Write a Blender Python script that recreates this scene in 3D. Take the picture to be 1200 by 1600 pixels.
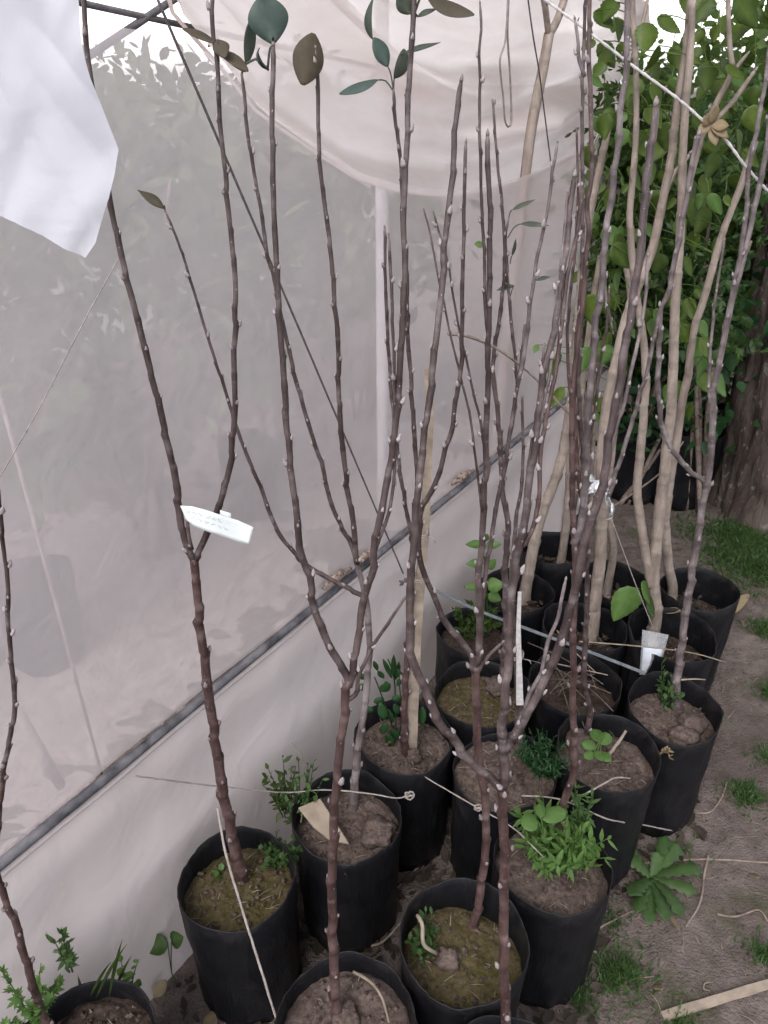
import bpy, math, random
from mathutils import Vector, Matrix, noise
random.seed(11)
R = math.radians
scene = bpy.context.scene
for o in list(bpy.data.objects):
    bpy.data.objects.remove(o)

# ------------------------------------------------------------------ camera
CAM_H, PITCH, FPX = 1.6, 30.0, 1186.0            # eye height (m), tilt below the horizon, focal length in photo pixels
camd = bpy.data.cameras.new('camera')
cam = bpy.data.objects.new('camera', camd)
scene.collection.objects.link(cam)
cam.location = (0, 0, CAM_H)
cam.rotation_euler = (R(90 - PITCH), 0, 0)
camd.sensor_fit = 'VERTICAL'
camd.sensor_height = 24
camd.lens = FPX / 1600 * 24
camd.clip_start = 0.02
camd.clip_end = 500
scene.camera = cam

# ------------------------------------------------------------------ sky, sun, exposure
SUN_EL, SUN_AZ = 52, 205
world = bpy.data.worlds.new('World')
scene.world = world
world.use_nodes = True
wn = world.node_tree.nodes
wl = world.node_tree.links
wn.clear()
sky = wn.new('ShaderNodeTexSky')
sky.sky_type = 'NISHITA'
sky.sun_disc = False
sky.sun_elevation = R(SUN_EL)
sky.sun_rotation = R(SUN_AZ)
sky.air_density = 1.0
sky.dust_density = 1.2
sky.ozone_density = 1.0
hs = wn.new('ShaderNodeHueSaturation')
hs.inputs['Saturation'].default_value = 0.22       # overcast: an even, nearly white sky
bg = wn.new('ShaderNodeBackground')
bg.inputs['Strength'].default_value = 0.15
wo = wn.new('ShaderNodeOutputWorld')
wl.new(sky.outputs[0], hs.inputs['Color'])
tint = wn.new('ShaderNodeMix')
tint.data_type = 'RGBA'
tint.blend_type = 'MULTIPLY'
tint.inputs[0].default_value = 1.0
tint.inputs[7].default_value = (1.0, 0.98, 1.0, 1)   # the evening overcast is faintly pink
wl.new(hs.outputs[0], tint.inputs[6])
wl.new(tint.outputs[2], bg.inputs['Color'])
wl.new(bg.outputs[0], wo.inputs[0])
sund = bpy.data.lights.new('sun', 'SUN')
sund.energy = 0.9
sund.angle = R(25)
sund.color = (1.0, 0.96, 0.92)
sun = bpy.data.objects.new('sun', sund)
scene.collection.objects.link(sun)
az = R(SUN_AZ)
el = R(SUN_EL)
sdir = Vector((math.sin(az) * math.cos(el), math.cos(az) * math.cos(el), math.sin(el)))
sun.rotation_euler = (-sdir).to_track_quat('-Z', 'Y').to_euler()
scene.view_settings.view_transform = 'Standard'
scene.view_settings.look = 'None'
scene.view_settings.gamma = 1
scene.view_settings.use_curve_mapping = False
scene.view_settings.exposure = 1.5
scene.cycles.use_denoising = True
scene.cycles.max_bounces = 6
scene.cycles.diffuse_bounces = 3
scene.cycles.glossy_bounces = 2
scene.cycles.transmission_bounces = 4
scene.cycles.transparent_max_bounces = 10
scene.cycles.caustics_reflective = False
scene.cycles.caustics_refractive = False
scene.cycles.use_adaptive_sampling = True
scene.cycles.adaptive_threshold = 0.03

# ------------------------------------------------------------------ measuring the place from the photograph
CP, SP = math.cos(R(PITCH)), math.sin(R(PITCH))
WN = Vector((-0.834, 0.552, 0))                    # wall normal, pointing away from the path
WD = Vector((0.552, 0.834, 0))                     # along the wall
WOFF = 0.865                                       # the wall stands this far from the spot of the photographer
W0 = WN * WOFF
RAIL_Z = 0.605


def ray(px, py):
    a, b = (px - 600) / FPX, (py - 800) / FPX
    return Vector((a, CP - SP * b, -(SP + CP * b)))


CAM = Vector((0, 0, CAM_H))


def at_z(px, py, z):
    d = ray(px, py)
    return CAM + d * ((z - CAM_H) / d.z)


def at_y(px, py, y):
    d = ray(px, py)
    return CAM + d * (y / d.y)


def at_w(px, py, off=0.0):                         # off > 0: on the path side of the wall
    d = ray(px, py)
    return CAM + d * ((WOFF - off) / d.dot(WN))


def wall(s, z, off=0.0):
    p = W0 + WD * s - WN * off
    return Vector((p.x, p.y, z))


def depth(p):
    return p.y * CP - (p.z - CAM_H) * SP


def spec(t):
    k, x, y = t[:3]
    v = t[3] if len(t) > 3 else 0
    return {'z': at_z, 'y': at_y, 'w': at_w}[k](x, y, v)


# ------------------------------------------------------------------ mesh helpers
def spline(pts, n):
    """n points along a Catmull-Rom curve, evenly spaced."""
    P = [Vector(p) for p in pts]
    if len(P) == 2:
        return [P[0].lerp(P[1], i / (n - 1)) for i in range(n)]
    P = [P[0] * 2 - P[1]] + P + [P[-1] * 2 - P[-2]]
    fine = []
    for i in range(1, len(P) - 2):
        a, b, c, d = P[i - 1:i + 3]
        for k in range(10):
            t = k / 10
            fine.append(0.5 * ((2 * b) + (c - a) * t + (2 * a - 5 * b + 4 * c - d) * t * t + (3 * b - a - 3 * c + d) * t ** 3))
    fine.append(P[-2])
    L = [0]
    for i in range(1, len(fine)):
        L.append(L[-1] + (fine[i] - fine[i - 1]).length)
    out, k = [], 0
    for i in range(n):
        t = L[-1] * i / (n - 1)
        while k < len(L) - 2 and L[k + 1] < t:
            k += 1
        seg = max(L[k + 1] - L[k], 1e-9)
        out.append(fine[k].lerp(fine[k + 1], min(1, max(0, (t - L[k]) / seg))))
    return out


def frame(t):
    t = t.normalized()
    up = Vector((0, 0, 1)) if abs(t.z) < 0.9 else Vector((1, 0, 0))
    u = t.cross(up).normalized()
    return u, t.cross(u).normalized()


class MB:
    def __init__(self):
        self.v, self.f, self.a = [], [], []        # a: one number per vertex ('tone')

    def add(self, vs, fs, tone=0.0):
        b = len(self.v)
        self.v += [Vector(p) for p in vs]
        self.f += [tuple(b + i for i in fc) for fc in fs]
        self.a += list(tone) if isinstance(tone, (list, tuple)) else [tone] * len(vs)

    def tube(self, pts, rad, seg=6, tone=0.0, cap=True, wob=0.0):
        pts = [Vector(p) for p in pts]
        n = len(pts)
        if not isinstance(rad, (list, tuple)):
            rad = [rad] * n
        if not isinstance(tone, (list, tuple)):
            tone = [tone] * n
        vs, fs, tn = [], [], []
        u = None
        for i, p in enumerate(pts):
            t = (pts[min(i + 1, n - 1)] - pts[max(i - 1, 0)])
            if t.length < 1e-9:
                t = Vector((0, 0, 1))
            t.normalize()
            if u is None:
                u, w = frame(t)
            else:
                u = (u - t * u.dot(t)).normalized()
                w = t.cross(u)
            for k in range(seg):
                a = 2 * math.pi * k / seg
                r = rad[i]
                if wob:
                    r *= 1 + wob * noise.noise(p * 90 + Vector((math.cos(a), math.sin(a), 0)) * 1.3)
                vs.append(p + (u * math.cos(a) + w * math.sin(a)) * r)
                tn.append(tone[i])
        for i in range(n - 1):
            for k in range(seg):
                k2 = (k + 1) % seg
                fs.append((i * seg + k, i * seg + k2, (i + 1) * seg + k2, (i + 1) * seg + k))
        if cap:
            fs.append(tuple(range(seg))[::-1])
            fs.append(tuple((n - 1) * seg + k for k in range(seg)))
        self.add(vs, fs, tn)
        return self

    def box(self, c, sx, sy, sz, ax=None):
        ax = ax or (Vector((1, 0, 0)), Vector((0, 1, 0)), Vector((0, 0, 1)))
        c = Vector(c)
        vs = [c + ax[0] * (i * sx / 2) + ax[1] * (j * sy / 2) + ax[2] * (k * sz / 2) for i in (-1, 1) for j in (-1, 1) for k in (-1, 1)]
        self.add(vs, [(0, 1, 3, 2), (4, 6, 7, 5), (0, 4, 5, 1), (2, 3, 7, 6), (0, 2, 6, 4), (1, 5, 7, 3)])
        return self

    def grid(self, fn, nu, nv, tone=None):
        vs = [fn(i / nu, j / nv) for j in range(nv + 1) for i in range(nu + 1)]
        fs = [(j * (nu + 1) + i, j * (nu + 1) + i + 1, (j + 1) * (nu + 1) + i + 1, (j + 1) * (nu + 1) + i) for j in range(nv) for i in range(nu)]
        self.add(vs, fs, 0.0)
        return self

    def build(self, name, mat, parent=None, smooth=True):
        org = Vector((0, 0, 0))
        root = parent
        while root is not None and root.parent is not None:
            root = root.parent
        if root is not None:
            org = root.location
        me = bpy.data.meshes.new(name)
        me.from_pydata([tuple(p - org) for p in self.v], [], self.f)
        at = me.attributes.new('tone', 'FLOAT', 'POINT')
        at.data.foreach_set('value', self.a)
        if smooth:
            me.polygons.foreach_set('use_smooth', [True] * len(me.polygons))
        me.update()
        ob = bpy.data.objects.new(name, me)
        if mat is not None:
            me.materials.append(mat)
        scene.collection.objects.link(ob)
        if parent is not None:
            ob.parent = parent
        return ob


def tag(o, label=None, cat=None, group=None, kind=None):
    if label:
        o['label'] = label
    if cat:
        o['category'] = cat
    if group:
        o['group'] = group
    if kind:
        o['kind'] = kind
    return o


def thing(name, loc, label, cat, group=None):
    o = bpy.data.objects.new(name, None)
    scene.collection.objects.link(o)
    o.location = loc
    o.empty_display_size = 0.05
    return tag(o, label, cat, group)


# ------------------------------------------------------------------ leaves
def leaf_pts(base, direc, normal, ln, wd, kind='oval', curl=0.3, fold=0.25, n=6):
    """a leaf blade as a folded strip: (verts, faces)"""
    d = Vector(direc).normalized()
    nm = Vector(normal)
    nm = (nm - d * nm.dot(d))
    nm = nm.normalized() if nm.length > 1e-6 else frame(d)[0]
    side = d.cross(nm).normalized()
    vs, fs = [], []
    p = Vector(base)
    for i in range(n + 1):
        t = i / n
        if kind == 'oval':
            w = math.sin(math.pi * min(1, t * 0.96 + 0.02)) ** 0.75
        elif kind == 'heart':
            w = (math.sin(math.pi * (t ** 0.62))) ** 0.8 * 1.05 if t > 0 else 0.45
        elif kind == 'lance':
            w = math.sin(math.pi * t ** 0.8) ** 1.1
        elif kind == 'tooth':
            w = (0.35 + 0.65 * t) * (1 if i % 2 else 0.6) if t < 0.85 else (1 - t) * 4
        elif kind == 'round':
            w = math.sqrt(max(0, 1 - (2 * t - 1) ** 2))
        else:
            w = 1 - t
        w = max(0.0, w) * wd / 2
        if kind == 'heart' and n > 9 and 0 < i < n:
            w *= 1 + 0.045 * (-1) ** i
        ang = -curl * t
        q = Matrix.Rotation(-ang, 3, side)
        dd = q @ d
        nn = q @ nm
        if i:
            p = p + dd * (ln / n)
        dz = nn * (w * fold)
        vs += [p - side * w + dz, p, p + side * w + dz]
    for i in range(n):
        b = i * 3
        fs += [(b, b + 1, b + 4, b + 3), (b + 1, b + 2, b + 5, b + 4)]
    return vs, fs


def add_leaf(mb, *a, tone=None, **k):
    vs, fs = leaf_pts(*a, **k)
    mb.add(vs, fs, random.random() if tone is None else tone)


def star_leaf(mb, c, d, nrm, size, k=5):
    d = Vector(d).normalized()
    nrm = Vector(nrm)
    u = d.cross(nrm).normalized()
    tn = random.random()
    for i in range(k):
        a = (i - (k - 1) / 2) * 0.62
        dd = d * math.cos(a) + u * math.sin(a)
        ln = size * (1 - 0.18 * abs(i - (k - 1) / 2))
        add_leaf(mb, c, dd, nrm, ln, ln * 0.36, kind='lance', curl=0.4, fold=0.2, n=3, tone=tn)


def rnd_dir(up=0.0):
    while True:
        v = Vector((random.uniform(-1, 1), random.uniform(-1, 1), random.uniform(-1, 1)))
        if 0.05 < v.length < 1:
            v.normalize()
            v.z += up
            return v.normalized()


# ------------------------------------------------------------------ materials
def mat_new(name):
    m = bpy.data.materials.new(name)
    m.use_nodes = True
    nt = m.node_tree
    nt.nodes.clear()
    out = nt.nodes.new('ShaderNodeOutputMaterial')
    return m, nt, out


def ramp(nt, fac, stops):
    r = nt.nodes.new('ShaderNodeValToRGB')
    el = r.color_ramp.elements
    while len(el) < len(stops):
        el.new(0.5)
    for e, (p, c) in zip(el, stops):
        e.position = p
        e.color = (*c, 1)
    nt.links.new(fac, r.inputs[0])
    return r.outputs[0]


def ntex(nt, scale, detail=4, rough=0.55, coord=None, dist=0.0):
    t = nt.nodes.new('ShaderNodeTexNoise')
    t.inputs['Scale'].default_value = scale
    t.inputs['Detail'].default_value = detail
    t.inputs['Roughness'].default_value = rough
    t.inputs['Distortion'].default_value = dist
    if coord is None:
        c = nt.nodes.new('ShaderNodeTexCoord')
        coord = c.outputs['Object']
    nt.links.new(coord, t.inputs['Vector'])
    return t.outputs[0]


def mixc(nt, fac, a, b, mode='MIX'):
    m = nt.nodes.new('ShaderNodeMix')
    m.data_type = 'RGBA'
    m.blend_type = mode
    for sock, v in ((m.inputs[0], fac), (m.inputs[6], a), (m.inputs[7], b)):
        if hasattr(v, 'default_value') or hasattr(v, 'is_linked'):
            nt.links.new(v, sock)
        elif isinstance(v, (int, float)):
            sock.default_value = v
        else:
            sock.default_value = (*v, 1)
    return m.outputs[2]


def attr(nt, name='tone'):
    a = nt.nodes.new('ShaderNodeAttribute')
    a.attribute_name = name
    return a.outputs['Fac']


def bump(nt, h, strength=0.3, dist=0.01):
    b = nt.nodes.new('ShaderNodeBump')
    b.inputs['Strength'].default_value = strength
    b.inputs['Distance'].default_value = dist
    nt.links.new(h, b.inputs['Height'])
    return b.outputs[0]


def principled(nt, out, col, rough=0.7, nrm=None, spec_=0.3):
    p = nt.nodes.new('ShaderNodeBsdfPrincipled')
    if isinstance(col, (tuple, list)):
        p.inputs['Base Color'].default_value = (*col, 1)
    else:
        nt.links.new(col, p.inputs['Base Color'])
    p.inputs['Roughness'].default_value = rough
    p.inputs['Specular IOR Level'].default_value = spec_
    if nrm is not None:
        nt.links.new(nrm, p.inputs['Normal'])
    if out is not None:
        nt.links.new(p.outputs[0], out.inputs[0])
    return p


def simple(name, c1, c2, scale=20, rough=0.75, bs=0.3, bd=0.004, spec_=0.25, bscale=None):
    m, nt, out = mat_new(name)
    n1 = ntex(nt, scale)
    col = ramp(nt, n1, [(0.3, c1), (0.7, c2)])
    n2 = ntex(nt, bscale or scale * 4)
    principled(nt, out, col, rough, bump(nt, n2, bs, bd), spec_)
    return m


def bud_mat():
    m, nt, out = mat_new('bud_scale')
    c = mixc(nt, attr(nt), (0.085, 0.062, 0.060), (0.40, 0.365, 0.365))
    c = mixc(nt, ntex(nt, 300, 2), c, (0.12, 0.09, 0.088))
    principled(nt, out, c, 0.85, bump(nt, ntex(nt, 400, 2), 0.4, 0.002), 0.2)
    return m


def pot_mat():
    m, nt, out = mat_new('black_bag_plastic')
    n1 = ntex(nt, 14, 4)
    c = ramp(nt, n1, [(0.3, (0.0030, 0.0030, 0.0040)), (0.7, (0.0085, 0.0085, 0.0105))])
    n2 = ntex(nt, 7, 7, 0.75, None, 0.6)
    c = mixc(nt, ramp(nt, n2, [(0.52, (0, 0, 0)), (0.74, (0.55,) * 3)]), c, (0.050, 0.041, 0.037))   # dried mud and dust
    n3 = ntex(nt, 190, 2, 0.5)
    c = mixc(nt, ramp(nt, n3, [(0.70, (0, 0, 0)), (0.76, (0.5,) * 3)]), c, (0.07, 0.06, 0.055))
    mp = nt.nodes.new('ShaderNodeMapping')
    tc = nt.nodes.new('ShaderNodeTexCoord')
    mp.inputs['Scale'].default_value = (1, 1, 0.22)
    nt.links.new(tc.outputs['Object'], mp.inputs[0])
    principled(nt, out, c, 0.5, bump(nt, ntex(nt, 26, 4, 0.55, mp.outputs[0], 0.7), 0.55, 0.012), 0.2)
    return m


def soil_mat(name, c1, c2, c3):
    m, nt, out = mat_new(name)
    n1 = ntex(nt, 16, 6, 0.7, None, 0.4)
    n2 = ntex(nt, 120, 5, 0.7)
    n3 = ntex(nt, 260, 2, 0.5)
    c = ramp(nt, n1, [(0.32, c1), (0.66, c2)])
    c = mixc(nt, ramp(nt, n2, [(0.35, (0.75,) * 3), (0.6, (0, 0, 0))]), c, tuple(x * 0.5 for x in c1))
    c = mixc(nt, ramp(nt, n3, [(0.69, (0, 0, 0)), (0.75, (0.8,) * 3)]), c, c3)
    principled(nt, out, c, 0.97, bump(nt, n2, 0.55, 0.006), 0.08)
    return m


def leaf_mat(name, c1, c2, rough=0.5, trans=0.35, vein=True):
    m, nt, out = mat_new(name)
    col = mixc(nt, attr(nt), c1, c2)
    n = ntex(nt, 60, 3)
    col = mixc(nt, n, col, tuple(x * 0.55 for x in c1))
    p = principled(nt, None, col, rough, bump(nt, ntex(nt, 140, 2), 0.15, 0.002), 0.3)
    t = nt.nodes.new('ShaderNodeBsdfTranslucent')
    tc = mixc(nt, 0.5, col, tuple(min(1, x * 1.6) for x in c2))
    nt.links.new(tc, t.inputs[0])
    mx = nt.nodes.new('ShaderNodeMixShader')
    mx.inputs[0].default_value = trans
    nt.links.new(p.outputs[0], mx.inputs[1])
    nt.links.new(t.outputs[0], mx.inputs[2])
    nt.links.new(mx.outputs[0], out.inputs[0])
    return m


def bark_mat(name, dark, light, patch, rough=0.48):
    """tone 0..1 marks the dark bloom right below each bud"""
    m, nt, out = mat_new(name)
    c = nt.nodes.new('ShaderNodeTexCoord')
    mp = nt.nodes.new('ShaderNodeMapping')
    mp.inputs['Scale'].default_value = (1, 1, 0.25)
    nt.links.new(c.outputs['Object'], mp.inputs[0])
    n1 = ntex(nt, 42, 5, 0.65, mp.outputs[0])
    col = ramp(nt, n1, [(0.36, dark), (0.62, light)])
    col = mixc(nt, attr(nt), col, tuple(x * 0.6 for x in dark))
    mp2 = nt.nodes.new('ShaderNodeMapping')
    mp2.inputs['Scale'].default_value = (0.5, 0.5, 1.5)
    nt.links.new(c.outputs['Object'], mp2.inputs[0])
    n3 = ntex(nt, 24, 4, 0.6, mp2.outputs[0])
    col = mixc(nt, ramp(nt, n3, [(0.54, (0, 0, 0)), (0.70, (0.40,) * 3)]), col, tuple(0.5 * (x + y) for x, y in zip(light, patch)))
    col = mixc(nt, ramp(nt, n3, [(0.32, (0.6,) * 3), (0.46, (0, 0, 0))]), col, tuple(x * 0.75 for x in dark))
    n2 = ntex(nt, 230, 2, 0.5)
    sp = ramp(nt, n2, [(0.70, (0, 0, 0)), (0.76, (0.8, 0.8, 0.8))])
    col = mixc(nt, sp, col, patch)
    principled(nt, out, col, rough, bump(nt, ntex(nt, 130, 5, 0.65, mp.outputs[0]), 0.7, 0.005), 0.4)
    return m


def film_mat(name, col, clear, rough=0.5, transl=0.5, dirt=(0.42, 0.37, 0.36)):
    m, nt, out = mat_new(name)
    n1 = ntex(nt, 3.0, 6, 0.6, None, 0.6)
    n2 = ntex(nt, 38, 4, 0.6)
    c = mixc(nt, ramp(nt, n1, [(0.42, (0, 0, 0)), (0.75, (0.55,) * 3)]), col, dirt)
    c = mixc(nt, ramp(nt, n2, [(0.66, (0, 0, 0)), (0.74, (0.35,) * 3)]), c, dirt)
    b = bump(nt, ntex(nt, 9, 5, 0.5, None, 0.8), 0.25, 0.02)
    p = principled(nt, None, c, rough, b, 0.25)
    t = nt.nodes.new('ShaderNodeBsdfTranslucent')
    nt.links.new(c, t.inputs[0])
    m1 = nt.nodes.new('ShaderNodeMixShader')
    m1.inputs[0].default_value = transl
    nt.links.new(p.outputs[0], m1.inputs[1])
    nt.links.new(t.outputs[0], m1.inputs[2])
    tr = nt.nodes.new('ShaderNodeBsdfTransparent')
    tr.inputs[0].default_value = (0.97, 0.95, 0.96, 1)
    m2 = nt.nodes.new('ShaderNodeMixShader')
    nt.links.new(ramp(nt, n1, [(0.35, (clear,) * 3), (0.7, (clear * 0.8,) * 3)]), m2.inputs[0])
    nt.links.new(m1.outputs[0], m2.inputs[1])
    nt.links.new(tr.outputs[0], m2.inputs[2])
    nt.links.new(m2.outputs[0], out.inputs[0])
    return m


M = {}
M['bark'] = bark_mat('bark_purple', (0.034, 0.020, 0.019), (0.118, 0.086, 0.085), (0.33, 0.30, 0.30))
M['bark_red'] = bark_mat('bark_red_brown', (0.038, 0.019, 0.017), (0.105, 0.065, 0.060), (0.30, 0.25, 0.24))
M['bark_grey'] = bark_mat('bark_grey', (0.075, 0.056, 0.056), (0.21, 0.175, 0.176), (0.42, 0.39, 0.39))
M['bark_tan'] = bark_mat('bark_tan', (0.165, 0.130, 0.108), (0.30, 0.25, 0.212), (0.12, 0.09, 0.075), 0.7)
M['bud'] = bud_mat()
M['pot'] = pot_mat()
M['soil'] = soil_mat('soil_brown', (0.058, 0.042, 0.036), (0.150, 0.115, 0.100), (0.23, 0.185, 0.16))
M['soil_moss'] = soil_mat('soil_mossy', (0.050, 0.043, 0.014), (0.105, 0.080, 0.050), (0.19, 0.16, 0.10))
M['soil_dark'] = soil_mat('soil_dark', (0.022, 0.016, 0.013), (0.075, 0.055, 0.046), (0.17, 0.13, 0.11))
M['soil_pale'] = soil_mat('soil_pale', (0.20, 0.16, 0.15), (0.36, 0.30, 0.28), (0.42, 0.36, 0.33))
M['leaf_sapling'] = leaf_mat('leaf_dusty', (0.045, 0.062, 0.048), (0.10, 0.115, 0.080), 0.55, 0.15)
M['leaf_blue'] = leaf_mat('leaf_bluegreen', (0.052, 0.082, 0.070), (0.095, 0.135, 0.118), 0.5, 0.2)
M['leaf_brown'] = leaf_mat('leaf_brown', (0.060, 0.050, 0.032), (0.105, 0.085, 0.055), 0.7, 0.1)
M['leaf_mulberry'] = leaf_mat('leaf_mulberry', (0.055, 0.105, 0.018), (0.175, 0.245, 0.045), 0.42, 0.5)
M['leaf_bright'] = leaf_mat('leaf_bright', (0.085, 0.175, 0.04), (0.16, 0.27, 0.075), 0.5, 0.4)
M['leaf_weed'] = leaf_mat('leaf_weed', (0.042, 0.09, 0.026), (0.095, 0.165, 0.048), 0.5, 0.38)
M['leaf_deep'] = leaf_mat('leaf_deep', (0.02, 0.065, 0.022), (0.045, 0.115, 0.036), 0.45, 0.35)
M['leaf_hedge'] = leaf_mat('leaf_hedge', (0.040, 0.082, 0.015), (0.120, 0.185, 0.036), 0.5, 0.45)
M['leaf_vine'] = leaf_mat('leaf_vine', (0.030, 0.062, 0.014), (0.095, 0.15, 0.034), 0.5, 0.4)
M['leaf_inside'] = leaf_mat('leaf_inside', (0.022, 0.038, 0.012), (0.16, 0.205, 0.085), 0.45, 0.3)
M['leaf_tree'] = leaf_mat('leaf_tree', (0.04, 0.075, 0.015), (0.12, 0.16, 0.03), 0.5, 0.45)
M['leaf_litter_shade'] = leaf_mat('leaf_debris_shade', (0.022, 0.016, 0.012), (0.075, 0.055, 0.042), 0.8, 0.05)  # dark leaf colour standing in for shade between pots, also back-pot debris
M['dry_leaf'] = leaf_mat('leaf_dry', (0.22, 0.165, 0.095), (0.34, 0.27, 0.17), 0.8, 0.15)
M['straw'] = simple('straw', (0.13, 0.105, 0.08), (0.27, 0.225, 0.175), 40, 0.85)
M['twig'] = simple('dead_twig', (0.10, 0.075, 0.062), (0.24, 0.19, 0.16), 60, 0.9)
M['twig_dark'] = simple('old_twig', (0.05, 0.037, 0.03), (0.13, 0.10, 0.085), 60, 0.9)
M['lath'] = simple('bare_wood', (0.15, 0.12, 0.095), (0.30, 0.245, 0.195), 30, 0.8)
M['card'] = simple('cardboard', (0.15, 0.12, 0.09), (0.25, 0.205, 0.16), 22, 0.9)
M['paper'] = simple('label_paper', (0.56, 0.61, 0.61), (0.68, 0.72, 0.72), 30, 0.6, 0.05)
M['ink'] = simple('ink_mark', (0.35, 0.38, 0.38), (0.5, 0.53, 0.53), 80, 0.8, 0.0)
M['twine'] = simple('twine_pale', (0.17, 0.145, 0.13), (0.30, 0.265, 0.245), 90, 0.9)
M['cord_dark'] = simple('cord_dark', (0.06, 0.05, 0.055), (0.12, 0.10, 0.11), 90, 0.8)
M['rope_white'] = simple('rope_white', (0.32, 0.30, 0.295), (0.50, 0.475, 0.465), 120, 0.85)
M['strap'] = simple('strap_grey', (0.055, 0.062, 0.07), (0.11, 0.12, 0.13), 50, 0.45)
M['rail'] = simple('rail_grey', (0.022, 0.022, 0.026), (0.15, 0.145, 0.155), 24, 0.7, 0.4, 0.004)
M['post'] = simple('post_white', (0.36, 0.35, 0.355), (0.48, 0.465, 0.47), 12, 0.6, 0.1)
M['wrap'] = simple('mottled_wrap', (0.008, 0.007, 0.007), (0.34, 0.26, 0.21), 110, 0.8)
M['cloth'] = film_mat('white_cloth', (0.56, 0.56, 0.60), 0.0, 0.8, 0.42, (0.50, 0.495, 0.535))
M['shade_cloth'] = film_mat('beige_film', (0.90, 0.82, 0.79), 0.10, 0.6, 0.5, (0.66, 0.55, 0.51))
M['film'] = film_mat('screen_film', (0.94, 0.86, 0.865), 0.56, 0.55, 0.5, (0.80, 0.71, 0.70))
M['far_film'] = film_mat('far_film', (0.36, 0.36, 0.34), 0.0, 0.7, 0.3, (0.26, 0.25, 0.23))
M['skirt'] = film_mat('skirt_film', (0.66, 0.595, 0.585), 0.06, 0.45, 0.3, (0.57, 0.49, 0.46))
M['foil'] = None


def special_mats():
    m, nt, out = mat_new('silver_foil')
    p = principled(nt, out, (0.75, 0.77, 0.80), 0.25, bump(nt, ntex(nt, 70, 3), 0.6, 0.01), 0.6)
    p.inputs['Metallic'].default_value = 0.6
    M['foil'] = m
    m, nt, out = mat_new('clear_pouch')
    p = principled(nt, None, (0.75, 0.78, 0.82), 0.2, None, 0.5)
    tr = nt.nodes.new('ShaderNodeBsdfTransparent')
    mx = nt.nodes.new('ShaderNodeMixShader')
    mx.inputs[0].default_value = 0.22
    nt.links.new(tr.outputs[0], mx.inputs[1])
    nt.links.new(p.outputs[0], mx.inputs[2])
    nt.links.new(mx.outputs[0], out.inputs[0])
    M['pouch'] = m
    M['powder'] = simple('blue_white_powder', (0.58, 0.62, 0.70), (0.78, 0.80, 0.86), 40, 0.7)
    # ground
    m, nt, out = mat_new('ground_earth')
    n1 = ntex(nt, 2.4, 6, 0.6)
    n2 = ntex(nt, 30, 6, 0.65)
    n3 = ntex(nt, 5.5, 5, 0.6)
    n4 = ntex(nt, 170, 3, 0.6)
    c = ramp(nt, n1, [(0.3, (0.100, 0.080, 0.072)), (0.7, (0.190, 0.156, 0.143))])
    c = mixc(nt, ramp(nt, n2, [(0.35, (0, 0, 0)), (0.75, (0.8,) * 3)]), c, (0.062, 0.048, 0.042))
    c = mixc(nt, ramp(nt, n3, [(0.54, (0, 0, 0)), (0.68, (0.6,) * 3)]), c, (0.050, 0.055, 0.024))
    c = mixc(nt, ramp(nt, n4, [(0.68, (0, 0, 0)), (0.74, (0.6,) * 3)]), c, (0.24, 0.205, 0.18))
    h = nt.nodes.new('ShaderNodeMath')
    h.operation = 'ADD'
    nt.links.new(n2, h.inputs[0])
    nt.links.new(n4, h.inputs[1])
    principled(nt, out, c, 0.95, bump(nt, h.outputs[0], 0.8, 0.012), 0.1)
    M['ground'] = m
    # old tree bark
    m, nt, out = mat_new('old_tree_bark')
    cc = nt.nodes.new('ShaderNodeTexCoord')
    mp = nt.nodes.new('ShaderNodeMapping')
    mp.inputs['Scale'].default_value = (1, 1, 0.3)
    nt.links.new(cc.outputs['Object'], mp.inputs[0])
    n1 = ntex(nt, 13, 6, 0.65, mp.outputs[0], 0.5)
    n2 = ntex(nt, 26, 4, 0.6, None, 0.3)
    c = ramp(nt, n1, [(0.32, (0.032, 0.024, 0.020)), (0.62, (0.10, 0.080, 0.070))])
    c = mixc(nt, ramp(nt, n2, [(0.58, (0, 0, 0)), (0.66, (0.75,) * 3)]), c, (0.19, 0.168, 0.15))
    principled(nt, out, c, 0.95, bump(nt, n1, 0.9, 0.03), 0.1)
    M['tree_bark'] = m


special_mats()


# ================================================================== SETTING
def ground_h(x, y):
    v = Vector((x, y, 0))
    return 0.012 * noise.noise(v * 3.1) + 0.008 * noise.noise(v * 11) + 0.005 * noise.noise(v * 27) + 0.0032 * noise.noise(v * 58)


def make_ground():
    mb = MB()

    def axis(lo, hi, step, far):
        a = []
        x = lo
        while x <= hi:
            a.append(x)
            x += step
        g = step
        x = a[-1]
        while x < far:
            g *= 1.35
            x += g
            a.append(x)
        g = step
        x = a[0]
        while x > -far:
            g *= 1.35
            x -= g
            a.insert(0, x)
        return a
    xs, ys = axis(-0.6, 1.9, 0.010, 120), axis(0.4, 3.0, 0.011, 120)
    nx = len(xs)
    vs = [Vector((x, y, ground_h(x, y) if abs(x) < 6 and abs(y) < 8 else 0)) for y in ys for x in xs]
    fs = [(j * nx + i, j * nx + i + 1, (j + 1) * nx + i + 1, (j + 1) * nx + i) for j in range(len(ys) - 1) for i in range(nx - 1)]
    mb.add(vs, fs)
    g = mb.build('ground', M['ground'])
    tag(g, 'bare trodden brown earth with moss and litter', 'ground', kind='structure')


make_ground()

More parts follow.
